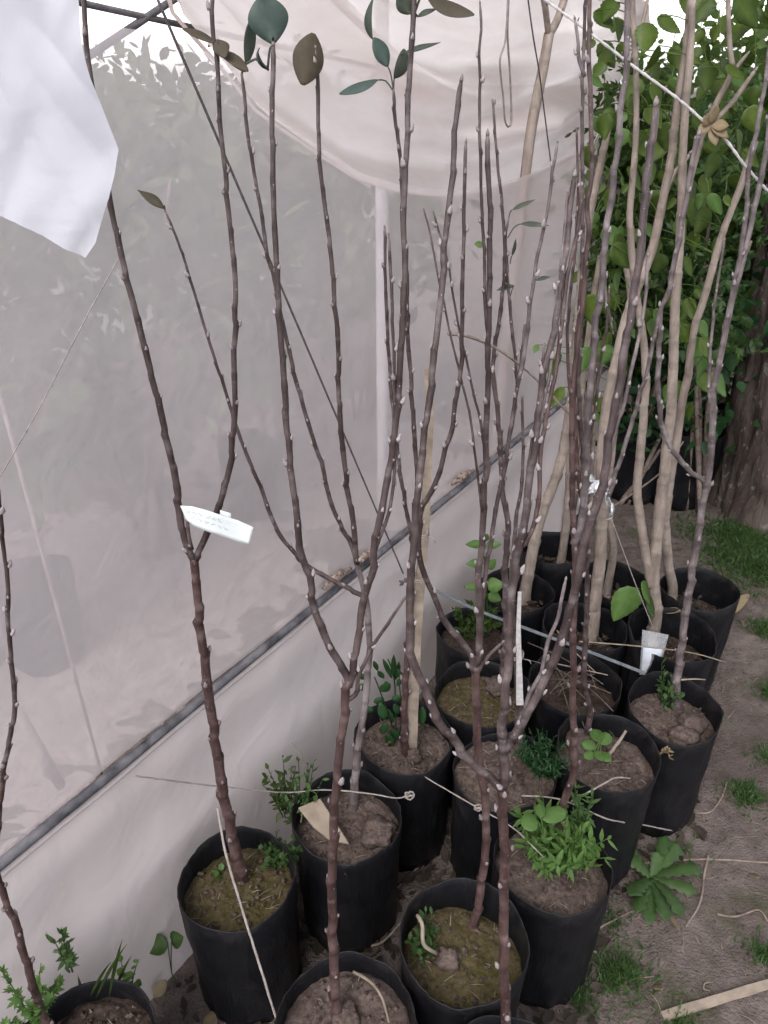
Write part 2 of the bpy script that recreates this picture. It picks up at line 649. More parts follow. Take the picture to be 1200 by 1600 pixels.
# -------------------------------------------------- the greenhouse side wall
SAG = [(262, 0), (300, 45), (345, 95), (400, 165), (470, 215), (560, 275), (620, 293), (700, 303), (770, 295), (830, 276), (880, 250), (960, 205), (1060, 160)]
SAGW = []
for (x, y) in SAG:
    p = at_w(x, y)
    SAGW.append(((p - W0).dot(WD), p.z))
SAGW = [(-2.0, 2.4), (SAGW[0][0] - 0.25, 2.25)] + SAGW + [(4.4, 1.62)]


SAGC = []
for (x, y) in SAG:
    p = at_w(x, y, -0.17)
    SAGC.append(((p - W0).dot(WD), p.z))
SAGC = [(-2.0, 2.4), (SAGC[0][0] - 0.12, 2.3)] + SAGC + [(4.6, 1.60)]


def cloth_z(s):
    for (a, za), (b, zb) in zip(SAGC, SAGC[1:]):
        if a <= s <= b:
            return za + (zb - za) * (s - a) / (b - a)
    return SAGC[-1][1]


def sag_z(s):
    for (a, za), (b, zb) in zip(SAGW, SAGW[1:]):
        if a <= s <= b:
            t = (s - a) / (b - a)
            return za + (zb - za) * t
    return SAGW[-1][1]


FT = []
for (x, y) in [(-80, 30), (110, 46), (200, 52), (270, 64), (320, 86)] + SAG[2:]:
    p = at_w(x, y)
    FT.append(((p - W0).dot(WD), p.z))
FT = [(-2.0, FT[0][1] + 0.05)] + FT + [(4.4, 1.62)]


def film_z(s):
    for (a, za), (b, zb) in zip(FT, FT[1:]):
        if a <= s <= b:
            return za + (zb - za) * (s - a) / (b - a)
    return FT[-1][1]


S0, S1 = -1.6, 4.3


def make_wall():
    t = thing('greenhouse_wall', wall(1.2, 0), 'milky translucent plastic side wall of greenhouse behind the saplings', 'greenhouse wall')

    def f(u, v):
        s = S0 + (S1 - S0) * u
        z = RAIL_Z + (film_z(s) + 0.006 - RAIL_Z) * v
        o = 0.010 * noise.noise(Vector((s * 1.6, z * 1.1, 3))) + 0.004 * noise.noise(Vector((s * 6 + z * 2, z * 3, 1)))
        return wall(s, z, o)
    MB().grid(f, 150, 34).build('screen_panel', M['film'], t)

    def g(u, v):
        s = S0 + (S1 - S0) * u
        z = RAIL_Z * (1 - v) - 0.005
        b = 0.012 * math.exp(-((v - 0.12) / 0.10) ** 2) - 0.010 * math.exp(-((v - 0.32) / 0.13) ** 2)
        o = 0.006 + b * (0.7 + 0.5 * noise.noise(Vector((s * 2.1, 0, 5)))) + 0.02 * v ** 3 + 0.006 * noise.noise(Vector((s * 5, z * 4, 2))) + 0.004 * noise.noise(Vector((s * 13, z * 3, 9)))
        return wall(s, z, o)
    sk = MB().grid(g, 220, 26).build('skirt_panel', M['skirt'], t)
    # bottom rail
    pts = [wall(S0 + (S1 - S0) * i / 60, RAIL_Z + 0.003 * noise.noise(Vector((i * 0.31, 0, 0))), 0.014) for i in range(61)]
    rl = MB().tube(pts, [0.0085 * (1 + 0.14 * noise.noise(Vector((i * 0.7, 3, 0)))) for i in range(61)], 8).build('rail', M['rail'], t)
    # rolled film edge above and below rail
    for dz, r, o in ((-0.020, 0.006, 0.012),):
        pts = [wall(S0 + (S1 - S0) * i / 90, RAIL_Z + dz + 0.006 * noise.noise(Vector((i * 0.4, 7, dz))), o) for i in range(91)]
        MB().tube(pts, [r * (1 + 0.4 * noise.noise(Vector((i * 0.5, 1, dz)))) for i in range(91)], 8).build('film_hem', M['skirt'], t)
    for (x0, y0, x1, y1) in ((505, 920, 548, 888), (556, 884, 582, 860), (706, 757, 740, 735)):
        a, b = at_w(x0, y0, 0.02), at_w(x1, y1, 0.02)
        pts = spline([a, (a + b) / 2 + Vector((0, 0, 0.004)), b], 12)
        MB().tube(pts, [0.003 + 0.008 * math.sin(math.pi * (i + 0.4) / 12) for i in range(12)], 8, wob=0.5).build('tie_wrap', M['wrap'], t)
    # posts on the inside
    for (x, y, w, off) in ((597, 480, 0.034, -0.26), (38, 760, 0.008, -0.45)):
        p = at_w(x, y, off)
        s = (p - W0).dot(WD)
        b, c = wall(s, 0.0, off), wall(s, 2.2, off)
        MB().tube([b, b.lerp(c, 0.5), c], w / 2, 10).build('post', M['post' if w > 0.02 else 'soil_pale'], t)
    # overhead bars in the upper left
    for (x0, y0, x1, y1, r) in ((105, 0, 380, 60, 0.006), (180, 60, 285, -10, 0.007)):
        a, b = at_w(x0, y0, -0.45), at_w(x1, y1, -0.45)
        d = (b - a)
        MB().tube([a - d * 1.2, b + d * 1.6], r, 6).build('roof_bar', M['rail'], t)
    return t


make_wall()


def make_shade_cloth():
    t = thing('sagging_film', wall(1.8, 1.4, -0.1), 'loose beige film hanging in long folds above the screen wall', 'plastic film')
    s0, s1 = SAGC[1][0], S1

    def f(u, v):
        s = s0 + (s1 - s0) * u
        zb = cloth_z(s) - 0.008
        zt = 2.45 if s < 2.75 else max(zb + 0.03, 2.45 - (s - 2.75) * 2.3)
        z = zb + (zt - zb) * v
        h = (z - zb)
        # long diagonal folds that follow the swag
        q = h * 2.4 + 0.15 * noise.noise(Vector((s * 1.2, z, 4)))
        k = 0.060 * math.sin(q * 9 + s * 2.2) + 0.040 * math.sin(q * 23 - s * 3.1 + 2 * noise.noise(Vector((s, z * 2, 2)))) + 0.03 * noise.noise(Vector((s * 2.5, z * 4, 8))) + 0.022 * (abs(noise.noise(Vector((s * 4 + z * 5, z * 7, 3)))) - 0.3)
        k *= min(1, 0.25 + h * 5)
        k += 0.05 * min(1, h * 3)
        return wall(s, z, -0.17 + k * 0.9)
    MB().grid(f, 130, 60).build('film_sheet', M['shade_cloth'], t)

    def hem(i):
        s = s0 + (s1 - s0) * i / 80
        return wall(s, cloth_z(s) - 0.008, -0.172)
    MB().tube([hem(i) for i in range(81)], 0.0035, 5).build('hem', M['shade_cloth'], t)


make_shade_cloth()


def make_far_screen():
    t = thing('greenhouse_back_wall', wall(1.2, 0, -3.6), 'pale far wall of the greenhouse seen faintly through the near film', 'greenhouse wall')

    def f(u, v):
        s = -3.5 + 10.5 * u
        return wall(s, 1.50 * v, -3.6 + 0.03 * noise.noise(Vector((s, v * 2, 3))))
    MB().grid(f, 60, 16).build('screen_panel', M['far_film'], t)
    for i in range(5):
        b = wall(-2.8 + 2.2 * i, 0, -3.5)
        MB().tube([b, b + Vector((0, 0, 0.75)), b + Vector((0, 0, 1.5))], 0.025, 8).build('post', M['post'], t)


make_far_screen()


def make_white_cloth():
    # a torn sheet corner hung in front of the left sapling
    Y = 0.60
    edge = [(100, -160), (112, -60), (122, 0), (130, 60), (141, 120), (158, 175), (180, 235), (176, 262), (168, 310), (158, 345), (148, 380), (130, 405), (98, 390), (62, 370), (22, 348), (0, 340), (-60, 322), (-140, 300)]
    pts = [at_y(x, y, Y) for x, y in edge]
    top = at_y(-140, -160, Y)
    cen = at_y(40, 120, Y)
    mb = MB()
    n = 40
    ring = []
    for a, b in zip(pts, pts[1:]):
        ring += [a.lerp(b, k / 5) for k in range(5)]
    ring.append(pts[-1])

    def dis(p):
        v = Vector((p.x * 9, 0, p.z * 7))
        return Vector((0, 0.012 * noise.noise(v) + 0.006 * noise.noise(v * 2.3 + Vector((3, 1, 7))) + 0.007 * (1 - abs(noise.noise(Vector((p.x * 16 + p.z * 9, 2, p.z * 5)))) * 2) + 0.004 * (1 - abs(noise.noise(Vector((p.x * 30 - p.z * 22, 7, p.z * 9)))) * 2), 0))
    # rows from the hanging edge to the top left corner, both faces
    vs, fs = [], []
    m = len(ring)
    for side in (0,):
        for j in range(n + 1):
            for p in ring:
                q = p.lerp(top, j / n)
                vs.append(q + dis(q) + Vector((0, 0.0014 * side, 0)))
    for side in (0,):
        b = side * m * (n + 1)
        for j in range(n):
            for i in range(m - 1):
                q = (b + j * m + i, b + j * m + i + 1, b + (j + 1) * m + i + 1, b + (j + 1) * m + i)
                fs.append(q if side else q[::-1])
    mb.add(vs, fs)
    o = mb.build('white_cloth', M['cloth'])
    tag(o, 'corner of white cloth hanging in front of the tall left stem', 'cloth')


make_white_cloth()

# ================================================================== POTTED SAPLINGS
POT_H = 0.33
POTS = dict(X=(130, 1640), A=(370, 1367), B=(552, 1255), C=(545, 1588), F=(723, 1492), G=(790, 1690), D=(647, 1165), I=(853, 1318), H=(795, 1193), L=(763, 1082), J=(920, 1155), V=(1045, 1108), P=(748, 985), T1=(1022, 985), T3=(1060, 915), T5=(918, 985), T6=(825, 930), T7=(885, 865), K=(972, 900), Q=(905, 1060))
PR = 0.112
PXY = {k: at_z(x, y, POT_H) for k, (x, y) in POTS.items()}
for it in range(200):                              # neighbours stand rim to rim, not inside one another
    for a in PXY:
        for b in PXY:
            if a < b:
                d = PXY[a] - PXY[b]
                d.z = 0
                if d.length < 2 * PR + 0.004:
                    mv = d.normalized() * (2 * PR + 0.004 - d.length) * 0.25
                    PXY[a] = PXY[a] + mv
                    PXY[b] = PXY[b] - mv
    for a in PXY:
        c = WOFF - PXY[a].dot(WN)
        if c < PR + 0.035:
            PXY[a] = PXY[a] - WN * (PR + 0.035 - c)


def make_pot(root, c, soil='soil', fill=0.04, r=PR, h=POT_H, seed=0, dome=0.0):
    rs = random.Random(seed)
    dh = rs.uniform(-0.016, 0.012)
    r *= rs.uniform(0.94, 1.015)
    h += dh
    fill += dh
    ph = [rs.uniform(0, 6.28) for _ in range(6)]
    seg = 72

    def prof(a, z):
        t = z / h
        rr = r * (0.90 + 0.10 * t)
        rr *= 1 + 0.018 * math.sin(2 * a + ph[0]) * t + 0.010 * math.sin(3 * a + ph[1]) + 0.006 * math.sin(7 * a + ph[2] + 3 * t) * (0.4 + 0.6 * t)
        rr += 0.0035 * noise.noise(Vector((math.cos(a) * 3, math.sin(a) * 3, z * 14 + seed))) + 0.006 * noise.noise(Vector((math.cos(a) * 5, math.sin(a) * 5, z * 6 + seed * 3))) * (1.25 - t) + 0.0018 * noise.noise(Vector((math.cos(a) * 13, math.sin(a) * 13, z * 9 + seed)))
        return rr

    def rim(a):
        return h + 0.008 * math.sin(a + ph[3]) + 0.005 * math.sin(3 * a + ph[4]) + 0.0025 * noise.noise(Vector((math.cos(a) * 4, math.sin(a) * 4, seed)))
    mb = MB()
    rows = []
    n = 12
    for j in range(n + 1):
        rows.append([(prof(a, h * j / n), h * j / n if j < n else rim(a)) for a in (2 * math.pi * k / seg for k in range(seg))])
    # folded rim and inner wall
    rows.append([(prof(a, h) - 0.0012, rim(a) + 0.0014) for a in (2 * math.pi * k / seg for k in range(seg))])
    rows.append([(prof(a, h) - 0.0028, rim(a)) for a in (2 * math.pi * k / seg for k in range(seg))])
    for d in (0.02, 0.05, 0.09):
        rows.append([(prof(a, h - d) - 0.0032, rim(a) - d) for a in (2 * math.pi * k / seg for k in range(seg))])
    vs, fs = [], []
    for row in rows:
        for k, (rr, z) in enumerate(row):
            a = 2 * math.pi * k / seg
            vs.append(Vector((c.x + rr * math.cos(a), c.y + rr * math.sin(a), z)))
    for j in range(len(rows) - 1):
        for k in range(seg):
            k2 = (k + 1) % seg
            fs.append((j * seg + k, j * seg + k2, (j + 1) * seg + k2, (j + 1) * seg + k))
    fs.append(tuple(range(seg))[::-1])
    mb.add(vs, fs)
    pot = mb.build('pot', M['pot'], root)
    # soil
    sz = h - fill
    mb = MB()
    vs, fs = [], []
    rings = 30
    for j in range(rings + 1):
        for k in range(seg):
            a = 2 * math.pi * k / seg
            rr = (prof(a, sz) - 0.003) * j / rings
            x, y = c.x + rr * math.cos(a), c.y + rr * math.sin(a)
            v = Vector((x, y, seed))
            q = j / rings
            z = sz + 0.008 * noise.noise(v * 11) + 0.004 * noise.noise(v * 38) + 0.0035 * noise.noise(v * 105) + 0.002 * noise.noise(v * 200) + dome * (1 - q * q) - 0.006 * max(0, q - 0.85) / 0.15
            vs.append(Vector((x, y, z)))
    for j in range(rings):
        for k in range(seg):
            k2 = (k + 1) % seg
            fs.append((j * seg + k, j * seg + k2, (j + 1) * seg + k2, (j + 1) * seg + k))
    mb.add(vs, fs)
    mb.build('soil', M[soil], root)
    return pot


def stem3d(px, y0, lean, ybase, extra=0.0):
    """traced outline of one stem -> world points: it stands in its pot at distance y0 and leans with height"""
    out = []
    n = len(px)
    for i, p in enumerate(px):
        h = max(0, (ybase - p[1]) / ybase)
        out.append(at_y(p[0], p[1], y0 + lean * h + extra * (i / max(1, n - 1)) ** 1.3))
    return out


def make_stem(root, name, buds, pts, w0, w1, mat='bark', node=0.045, flare=0.0, zig=1.0, seg=9, budsize=1.0, rs=random, tip=True, pale=0.6):
    """one stem: slightly stepped at its nodes, each node with a pale bud"""
    L = sum((Vector(b) - Vector(a)).length for a, b in zip(pts, pts[1:]))
    n = max(8, int(L / 0.007))
    P = spline(pts, n)
    rad, tone, cen = [], [], []
    pos = []
    s = rs.uniform(0.01, 0.03)
    while s < L - 0.004:
        pos.append(s)
        s += node * rs.uniform(0.6, 1.35)
    sidei = 0
    k = 0
    ang = rs.uniform(0, 6.28)
    angs = []
    for _ in pos:
        ang += 2.4 + rs.uniform(-0.3, 0.3)
        angs.append(ang)
    for i, p in enumerate(P):
        t = i / (n - 1)
        d = depth(p)
        wpx = w0 + (w1 - w0) * t
        r = 0.5 * wpx * d / FPX
        if flare:
            r *= 1 + flare * math.exp(-t * L / 0.025)
        sl = t * L
        while k < len(pos) and pos[k] < sl:
            k += 1
        up = pos[k] - sl if k < len(pos) else 1           # distance to the next node above
        dn = sl - pos[k - 1] if k > 0 else 1              # distance above the last node
        r *= 1 + 0.07 * noise.noise(p * 60) + (0.15 * math.exp(-up / 0.008) - 0.06 * math.exp(-dn / 0.01)) * (0.35 + 0.65 * zig * zig)
        tone.append((0.85 * math.exp(-up / 0.022) + 0.12 * rs.random()) * (0.3 + 0.7 * zig))
        rad.append(r)
        tv = (P[min(i + 1, n - 1)] - P[max(i - 1, 0)]).normalized()
        u, w = frame(tv)
        a0 = angs[k] if k < len(angs) else 0
        cen.append(p + (u * math.cos(a0) + w * math.sin(a0)) * r * 0.48 * zig * math.exp(-up / 0.014) + u * r * 0.25 * noise.noise(p * 18))
    if tip:
        rad[-1] *= 0.55
    mb = MB()
    mb.tube(cen, rad, seg, tone)
    ob = mb.build(name, M[mat], root)
    for s, a in zip(pos, angs):
        i = min(n - 2, max(1, int(s / L * (n - 1))))
        tv = (cen[i + 1] - cen[i - 1]).normalized()
        u, w = frame(tv)
        o = (u * math.cos(a) + w * math.sin(a))
        r = rad[i]
        br = max(min(r * 0.60, 0.0040), 0.0027) * budsize * rs.uniform(0.6, 1.2)
        b0 = cen[i] + o * r * 0.72
        tipp = b0 + o * br * 1.1 + tv * br * 2.3
        if rs.random() < 0.2:
            continue
        buds.tube([b0 - tv * br * 0.5, b0 + o * br * 0.25 + tv * br * 0.25, b0 + o * br * 0.75 + tv * br * 1.3, tipp], [br * 0.75, br, br * 0.65, br * 0.12], 6, min(1.0, max(0.0, pale + rs.uniform(-0.3, 0.3))))
    if tip:
        r = rad[-2]
        tv = (cen[-1] - cen[-2]).normalized()
        buds.tube([cen[-1] - tv * r * 0.4, cen[-1] + tv * r * 0.7, cen[-1] + tv * r * 2.0], [r * 0.8, r * 0.75, r * 0.15], 6, 0.6)
    return ob, cen, rad


GROUP = 'potted saplings set out beside the greenhouse'
SAP = {}


def sapling(key, label, base, stems, soil='soil', fill=0.045, lean=0.0, mat='bark', name='potted_sapling', dome=0.0, graft=True, z0=None):
    c = Vector((PXY[key].x, PXY[key].y, 0))
    rs = random.Random(sum(map(ord, key)) * 7 + 3)
    root = thing(name, c, label, 'sapling', GROUP)
    make_pot(root, c, soil, fill, seed=sum(map(ord, key)) % 97, dome=dome)
    buds = MB()
    sz = POT_H - fill
    b3 = at_z(base[0], base[1], sz)
    # keep the foot of the trunk well inside the pot
    d = Vector((b3.x - c.x, b3.y - c.y, 0))
    if d.length > PR * 0.62:
        d = d.normalized() * PR * 0.62
    y0 = c.y + d.y
    out = {'root': root, 'stems': {}, 'y0': y0, 'c': c, 'soil_z': sz}
    for st in stems:
        nm, px, w0, w1 = st[:4]
        op = dict(st[4]) if len(st) > 4 else {}
        pts = stem3d(px, y0, lean, base[1], op.get('extra', 0.0))
        if op.get('foot'):
            q = pts[0]
            pts = [Vector((q.x, q.y, min(q.z, sz) - 0.03))] + ([q] if q.z > sz - 0.01 else []) + pts[1:]
        kw = (0.78 if name == 'tan_bark_sapling' else 0.54) if nm == 'trunk' else (0.70 if name == 'tan_bark_sapling' else 0.62)
        ob, cen, rad = make_stem(root, 'trunk' if nm == 'trunk' else 'branch', buds, pts, w0 * kw, w1 * kw, op.get('mat', mat), op.get('node', 0.034), 0.8 if op.get('foot') else 0.0, op.get('zig', 1.0), rs=rs, budsize=op.get('bud', 1.0), tip=op.get('tip', True), pale=0.4 if nm == 'trunk' else 0.85)
        out['stems'].setdefault(nm, []).append((ob, cen, rad))
    b = buds.build('bud', M['bud'], root)
    b['kind'] = 'stuff'
    SAP[key] = out
    return out


def leaf_on(root, px, py, y, dpx, dpy, wpx, mat='leaf_sapling', kind='oval', curl=0.6, nrm=(0, -1, 0.4), fold=0.3, pet=None, dy=0.0, n=14, name='leaf'):
    """one single leaf from pixel (px,py) to (dpx,dpy) at distance y (its tip dy farther)"""
    a, b = at_y(px, py, y), at_y(dpx, dpy, y + dy)
    d = b - a
    ln = d.length
    wd = wpx * depth(a) / FPX
    mb = MB()
    vs, fs = leaf_pts(a - Vector((0, 0, 0)), d, nrm, ln, wd, kind, curl, fold, n)
    # solid blade: give the leaf a little thickness
    tb = random.random() * 0.75
    mb.add(vs, fs, [min(1, tb + (0.45 if i % 3 == 1 else 0.0) + (0.12 if (i // 3) % 2 else 0)) for i in range(len(vs))])
    if pet is not None:
        q = Vector(pet)
        mid = (q + a) / 2 + Vector((0, 0, 0.006))
        mb.tube(spline([q, mid, a], 6), 0.0011, 5, 0.8)
    ob = mb.build(name, M[mat], root)
    md = ob.modifiers.new('thickness', 'SOLIDIFY')
    md.thickness = 0.0006
    return ob


F = {'foot': True, 'tip': False}
# A: left sapling with a fork and a paper label
sA = sapling('A', 'left forked sapling with white paper label, in mossy black pot against the wall', (378, 1372), [
    ('trunk', [(378, 1372), (364, 1312), (346, 1222), (329, 1105), (316, 1005), (303, 872)], 34, 25, {**F, 'mat': 'bark_red', 'node': 0.05}),
    ('left', [(303, 876), (285, 832), (277, 765), (262, 692), (247, 628), (225, 540), (205, 460), (186, 385), (170, 300), (159, 220), (145, 140), (136, 80), (131, 10), (128, -40)], 19, 13, {'node': 0.04}),
    ('right', [(304, 874), (326, 830), (346, 780), (360, 720), (367, 640), (366, 560), (368, 450), (361, 370), (351, 260), (344, 190), (340, 110), (333, 50), (332, 0), (330, -40)], 17, 11, {'node': 0.04}),
    ('stub', [(300, 858), (295, 838), (292, 808)], 12, 9, {'node': 0.05}),
], soil='soil_moss', fill=0.06)
sB = sapling('B', 'sapling with long thin branch arching left, in pot with torn cardboard', (553, 1265), [
    ('trunk', [(552, 1268), (556, 1200), (564, 1140), (573, 1075), (577, 1010), (574, 950), (567, 915), (556, 875)], 26, 16, {**F, 'mat': 'bark_grey', 'node': 0.06}),
    ('left', [(557, 880), (548, 850), (520, 794), (503, 728), (484, 669), (469, 619), (458, 575), (447, 528), (436, 478), (426, 430), (416, 390), (407, 323), (398, 277), (388, 217), (382, 150), (378, 118)], 12, 9),
    ('right', [(557, 880), (553, 825), (545, 778), (539, 731), (534, 684), (530, 637), (529, 575), (527, 512), (522, 466), (517, 393), (508, 327), (503, 287), (498, 227), (497, 187), (497, 133), (493, 75)], 15, 10),
    ('low', [(570, 932), (538, 916), (506, 900), (481, 884), (462, 866), (441, 841), (422, 803), (409, 766), (397, 737), (381, 700), (366, 655), (350, 605), (333, 553), (320, 513), (306, 465), (290, 413), (273, 363), (258, 330)], 13, 6),
], fill=0.06)
sC = sapling('C', 'tallest front sapling, its trunk forking low in front of the wall', (527, 1592), [
    ('trunk', [(527, 1592), (521, 1500), (519, 1400), (521, 1300), (527, 1210), (535, 1140), (541, 1085), (546, 1062)], 30, 25, {**F, 'mat': 'bark_red', 'node': 0.05}),
    ('left', [(545, 1072), (541, 1052), (525, 1026), (510, 1000), (493, 956), (484, 906), (469, 856), (464, 809), (458, 762), (453, 716), (448, 669), (446, 625), (442, 575), (439, 528), (436, 481), (433, 440), (431, 390), (428, 333), (427, 293), (425, 217), (426, 147), (427, 100), (427, 70)], 20, 13),
    ('right', [(545, 1072), (551, 1050), (556, 1020), (561, 985), (567, 945), (581, 894), (586, 847), (597, 794), (605, 747), (614, 709), (617, 669), (622, 625), (625, 575), (628, 528), (629, 487), (633, 433), (630, 340), (633, 293), (635, 233), (637, 187), (640, 117), (645, 40), (646, 0), (647, -30)], 20, 14),
    ('twig', [(588, 858), (598, 830), (608, 798), (614, 762), (618, 715), (617, 640), (616, 587), (614, 512), (611, 440), (607, 365)], 9, 8),
    ('spur', [(540, 1095), (556, 1085), (560, 1060), (572, 1030), (585, 1005), (612, 965), (637, 928)], 12, 7),
], fill=0.06, lean=0.12)
sX = sapling('X', 'sapling cut off by the left edge, in black pot at bottom corner', (78, 1608), [
    ('trunk', [(78, 1612), (68, 1588), (53, 1543), (40, 1500), (27, 1450), (10, 1410), (-4, 1366), (-6, 1310), (0, 1260), (5, 1200)], 26, 16, {**F, 'mat': 'bark_red', 'node': 0.045}),
    ('top', [(5, 1205), (12, 1168), (22, 1117), (20, 1050), (13, 983), (13, 925), (7, 867), (3, 825), (-2, 780), (-8, 700), (-14, 600)], 13, 9),
], soil='soil_dark', fill=0.05)
sD = sapling('D', 'slender sapling behind bare wooden stake, with large leaves at its top', (634, 1178), [
    ('trunk', [(634, 1178), (632, 1130), (632, 1095), (636, 1030), (640, 960), (645, 880), (650, 800), (652, 745)], 22, 13, {**F, 'mat': 'bark_red'}),
    ('top', [(652, 748), (649, 700), (645, 645), (642, 590), (637, 520), (636, 440), (632, 375), (629, 312), (626, 250), (619, 200), (615, 143)], 12, 9),
    ('twig', [(646, 856), (640, 822), (636, 803), (628, 756), (621, 705), (616, 660), (611, 610), (608, 560), (604, 490), (602, 420), (601, 355)], 11, 8),
], fill=0.05)
sF = sapling('F', 'sapling in mossy pot whose branches part at a low white bud', (740, 1450), [
    ('trunk', [(738, 1452), (748, 1410), (757, 1345), (760, 1287), (757, 1245), (750, 1200), (746, 1150), (744, 1100), (743, 1040)], 24, 24, {**F, 'mat': 'bark_red', 'node': 0.06}),
    ('left', [(743, 1052), (735, 1022), (717, 1000), (702, 980), (690, 960), (682, 942), (670, 915), (659, 885), (654, 850), (656, 812), (662, 790), (675, 765), (687, 738), (697, 700), (706, 670), (712, 630), (717, 600), (721, 562), (722, 525), (722, 475), (723, 430), (724, 387), (725, 337), (726, 287), (727, 245), (728, 222)], 17, 9),
    ('mid', [(744, 1048), (748, 1015), (750, 980), (749, 940), (747, 910), (752, 862), (755, 812), (757, 770), (760, 725), (759, 687), (762, 625), (762, 575), (764, 525), (764, 475), (765, 425), (766, 370), (765, 312), (762, 250), (762, 210)], 19, 13),
    ('high', [(764, 535), (759, 490), (757, 425), (755, 360), (752, 312), (751, 262), (750, 212), (749, 150), (750, 112), (749, 75), (752, 45), (750, 5)], 9, 7),
    ('stub', [(746, 1052), (755, 1036), (768, 1020), (786, 1003)], 11, 8),
    ('back', [(750, 990), (757, 912), (768, 840), (777, 785), (787, 740), (797, 675), (809, 600), (817, 550), (820, 507)], 13, 9, {'extra': 0.05}),
    ('back2', [(811, 592), (818, 560), (826, 500), (831, 458), (838, 410), (847, 370), (857, 320), (862, 275), (867, 250), (871, 222)], 11, 8, {'mat': 'bark_grey'}),
    ('fine', [(753, 800), (746, 740), (738, 675), (730, 630), (723, 602), (716, 572), (704, 525), (695, 477), (686, 442), (680, 407), (671, 360), (662, 327)], 7, 5),
    ('fine', [(758, 705), (749, 650), (742, 625), (736, 595), (728, 560), (718, 515), (707, 457), (700, 410), (688, 368), (677, 330)], 7, 5),
], soil='soil_moss', fill=0.06, lean=0.06)
sG = sapling('G', 'nearest sapling with wide low fork, its pot at the bottom edge', (792, 1640), [
    ('trunk', [(792, 1640), (790, 1583), (787, 1483), (788, 1383), (788, 1317), (786, 1260), (783, 1222)], 30, 29, {**F, 'mat': 'bark_red', 'node': 0.055}),
    ('left', [(784, 1232), (770, 1219), (750, 1203), (732, 1185), (712, 1160), (690, 1135), (677, 1107), (665, 1080), (652, 1050), (643, 1020), (640, 980), (641, 930), (644, 880), (648, 830), (652, 775), (659, 715), (666, 660), (672, 612), (678, 560), (684, 510), (690, 450), (695, 380), (702, 315), (709, 250), (712, 190), (717, 148), (721, 125)], 24, 14),
    ('right', [(790, 1172), (798, 1152), (812, 1136), (825, 1112), (840, 1080), (857, 1050), (870, 1020), (880, 990), (891, 954), (901, 905), (916, 840), (930, 795), (946, 735), (952, 690), (962, 633), (969, 601), (974, 555), (982, 522), (990, 458), (997, 420), (1003, 380), (1004, 345), (1008, 292), (1016, 250), (1022, 200), (1025, 163)], 25, 19),
    ('mid', [(785, 1230), (789, 1200), (787, 1165), (783, 1140), (787, 1110), (791, 1072), (795, 1025), (797, 950), (805, 887), (812, 850), (820, 812), (826, 762), (833, 722), (838, 680), (845, 620), (851, 575), (861, 535), (874, 470), (878, 425), (885, 390), (889, 338), (898, 274)], 26, 15),
    ('dark', [(812, 855), (824, 845), (837, 807), (843, 770), (845, 700), (855, 645), (867, 590), (876, 517), (883, 460), (890, 415), (898, 378), (906, 335), (909, 290)], 12, 10, {'mat': 'bark_red'}),
    ('thin', [(835, 712), (847, 640), (858, 590), (866, 520), (871, 450), (880, 380), (887, 300)], 9, 7, {'mat': 'bark_grey'}),
    ('thin', [(820, 805), (827, 720), (838, 650), (846, 600), (850, 535)], 8, 6),
    ('thin', [(946, 738), (962, 672), (973, 640), (986, 580), (1000, 520), (1008, 465), (1012, 400)], 11, 8, {'mat': 'bark_grey'}),
    ('shoot', [(806, 1144), (822, 1100), (835, 1070), (847, 1045), (857, 1000), (870, 970), (876, 942), (884, 905)], 12, 9, {'mat': 'bark_grey', 'node': 0.03}),
], fill=0.05, lean=0.22, soil='soil_dark')
sH = sapling('H', 'short grey sapling stem beside a dark green tuft in its pot', (812, 1160), [
    ('trunk', [(812, 1165), (810, 1130), (809, 1080), (806, 1025), (801, 960), (799, 905), (803, 850), (808, 800), (815, 762), (817, 715), (817, 675), (816, 620)], 22, 8, {**F, 'node': 0.05}),
], soil='soil', fill=0.035, lean=0.05)
sL = sapling('L', 'grafted sapling with pale root collar, with two small leafy shoots on top', (785, 1066), [
    ('trunk', [(785, 1068), (787, 1040), (791, 975), (789, 887), (794, 825), (786, 775), (783, 720), (779, 662), (775, 625), (771, 590), (770, 565), (776, 525), (782, 487), (786, 450), (789, 405), (787, 360), (784, 312), (779, 275), (776, 237), (772, 187), (769, 155)], 24, 7, {**F, 'mat': 'bark'}),
    ('twin', [(808, 600), (806, 567), (803, 537), (799, 505), (796, 470), (792, 412), (790, 370), (794, 345)], 9, 7),
    ('twin', [(784, 740), (795, 690), (805, 635), (808, 598)], 10, 8),
], soil='soil_moss', fill=0.05, lean=0.05)
sI = sapling('I', 'straight red-brown sapling rising from pot crowded with bright green weeds', (880, 1262), [
    ('trunk', [(878, 1266), (886, 1240), (895, 1212), (897, 1160), (895, 1110), (896, 1050), (896, 990), (899, 896), (898, 845), (894, 764), (894, 692), (894, 633), (898, 575), (903, 531), (908, 502), (913, 450), (914, 412), (920, 365), (918, 321), (924, 277), (924, 219), (923, 146), (920, 87), (921, 15), (922, -30)], 23, 13, {**F, 'mat': 'bark_red', 'node': 0.05}),
    ('right', [(897, 850), (905, 829), (914, 770), (917, 721), (918, 662), (923, 604), (927, 560), (931, 502), (937, 473), (943, 417), (947, 356), (957, 306), (961, 262), (968, 204), (972, 152), (978, 117), (980, 44), (981, -20)], 19, 15, {'mat': 'bark_grey'}),
    ('thin', [(895, 650), (887, 560), (889, 480), (898, 400), (903, 300), (901, 200)], 9, 6, {'mat': 'bark_red'}),
    ('thin', [(917, 705), (930, 640), (937, 570), (948, 510), (952, 450)], 9, 6),
    ('stub', [(914, 120), (906, 95), (903, 62), (898, 29)], 10, 8, {'mat': 'bark_grey'}),
], fill=0.05, lean=0.05)
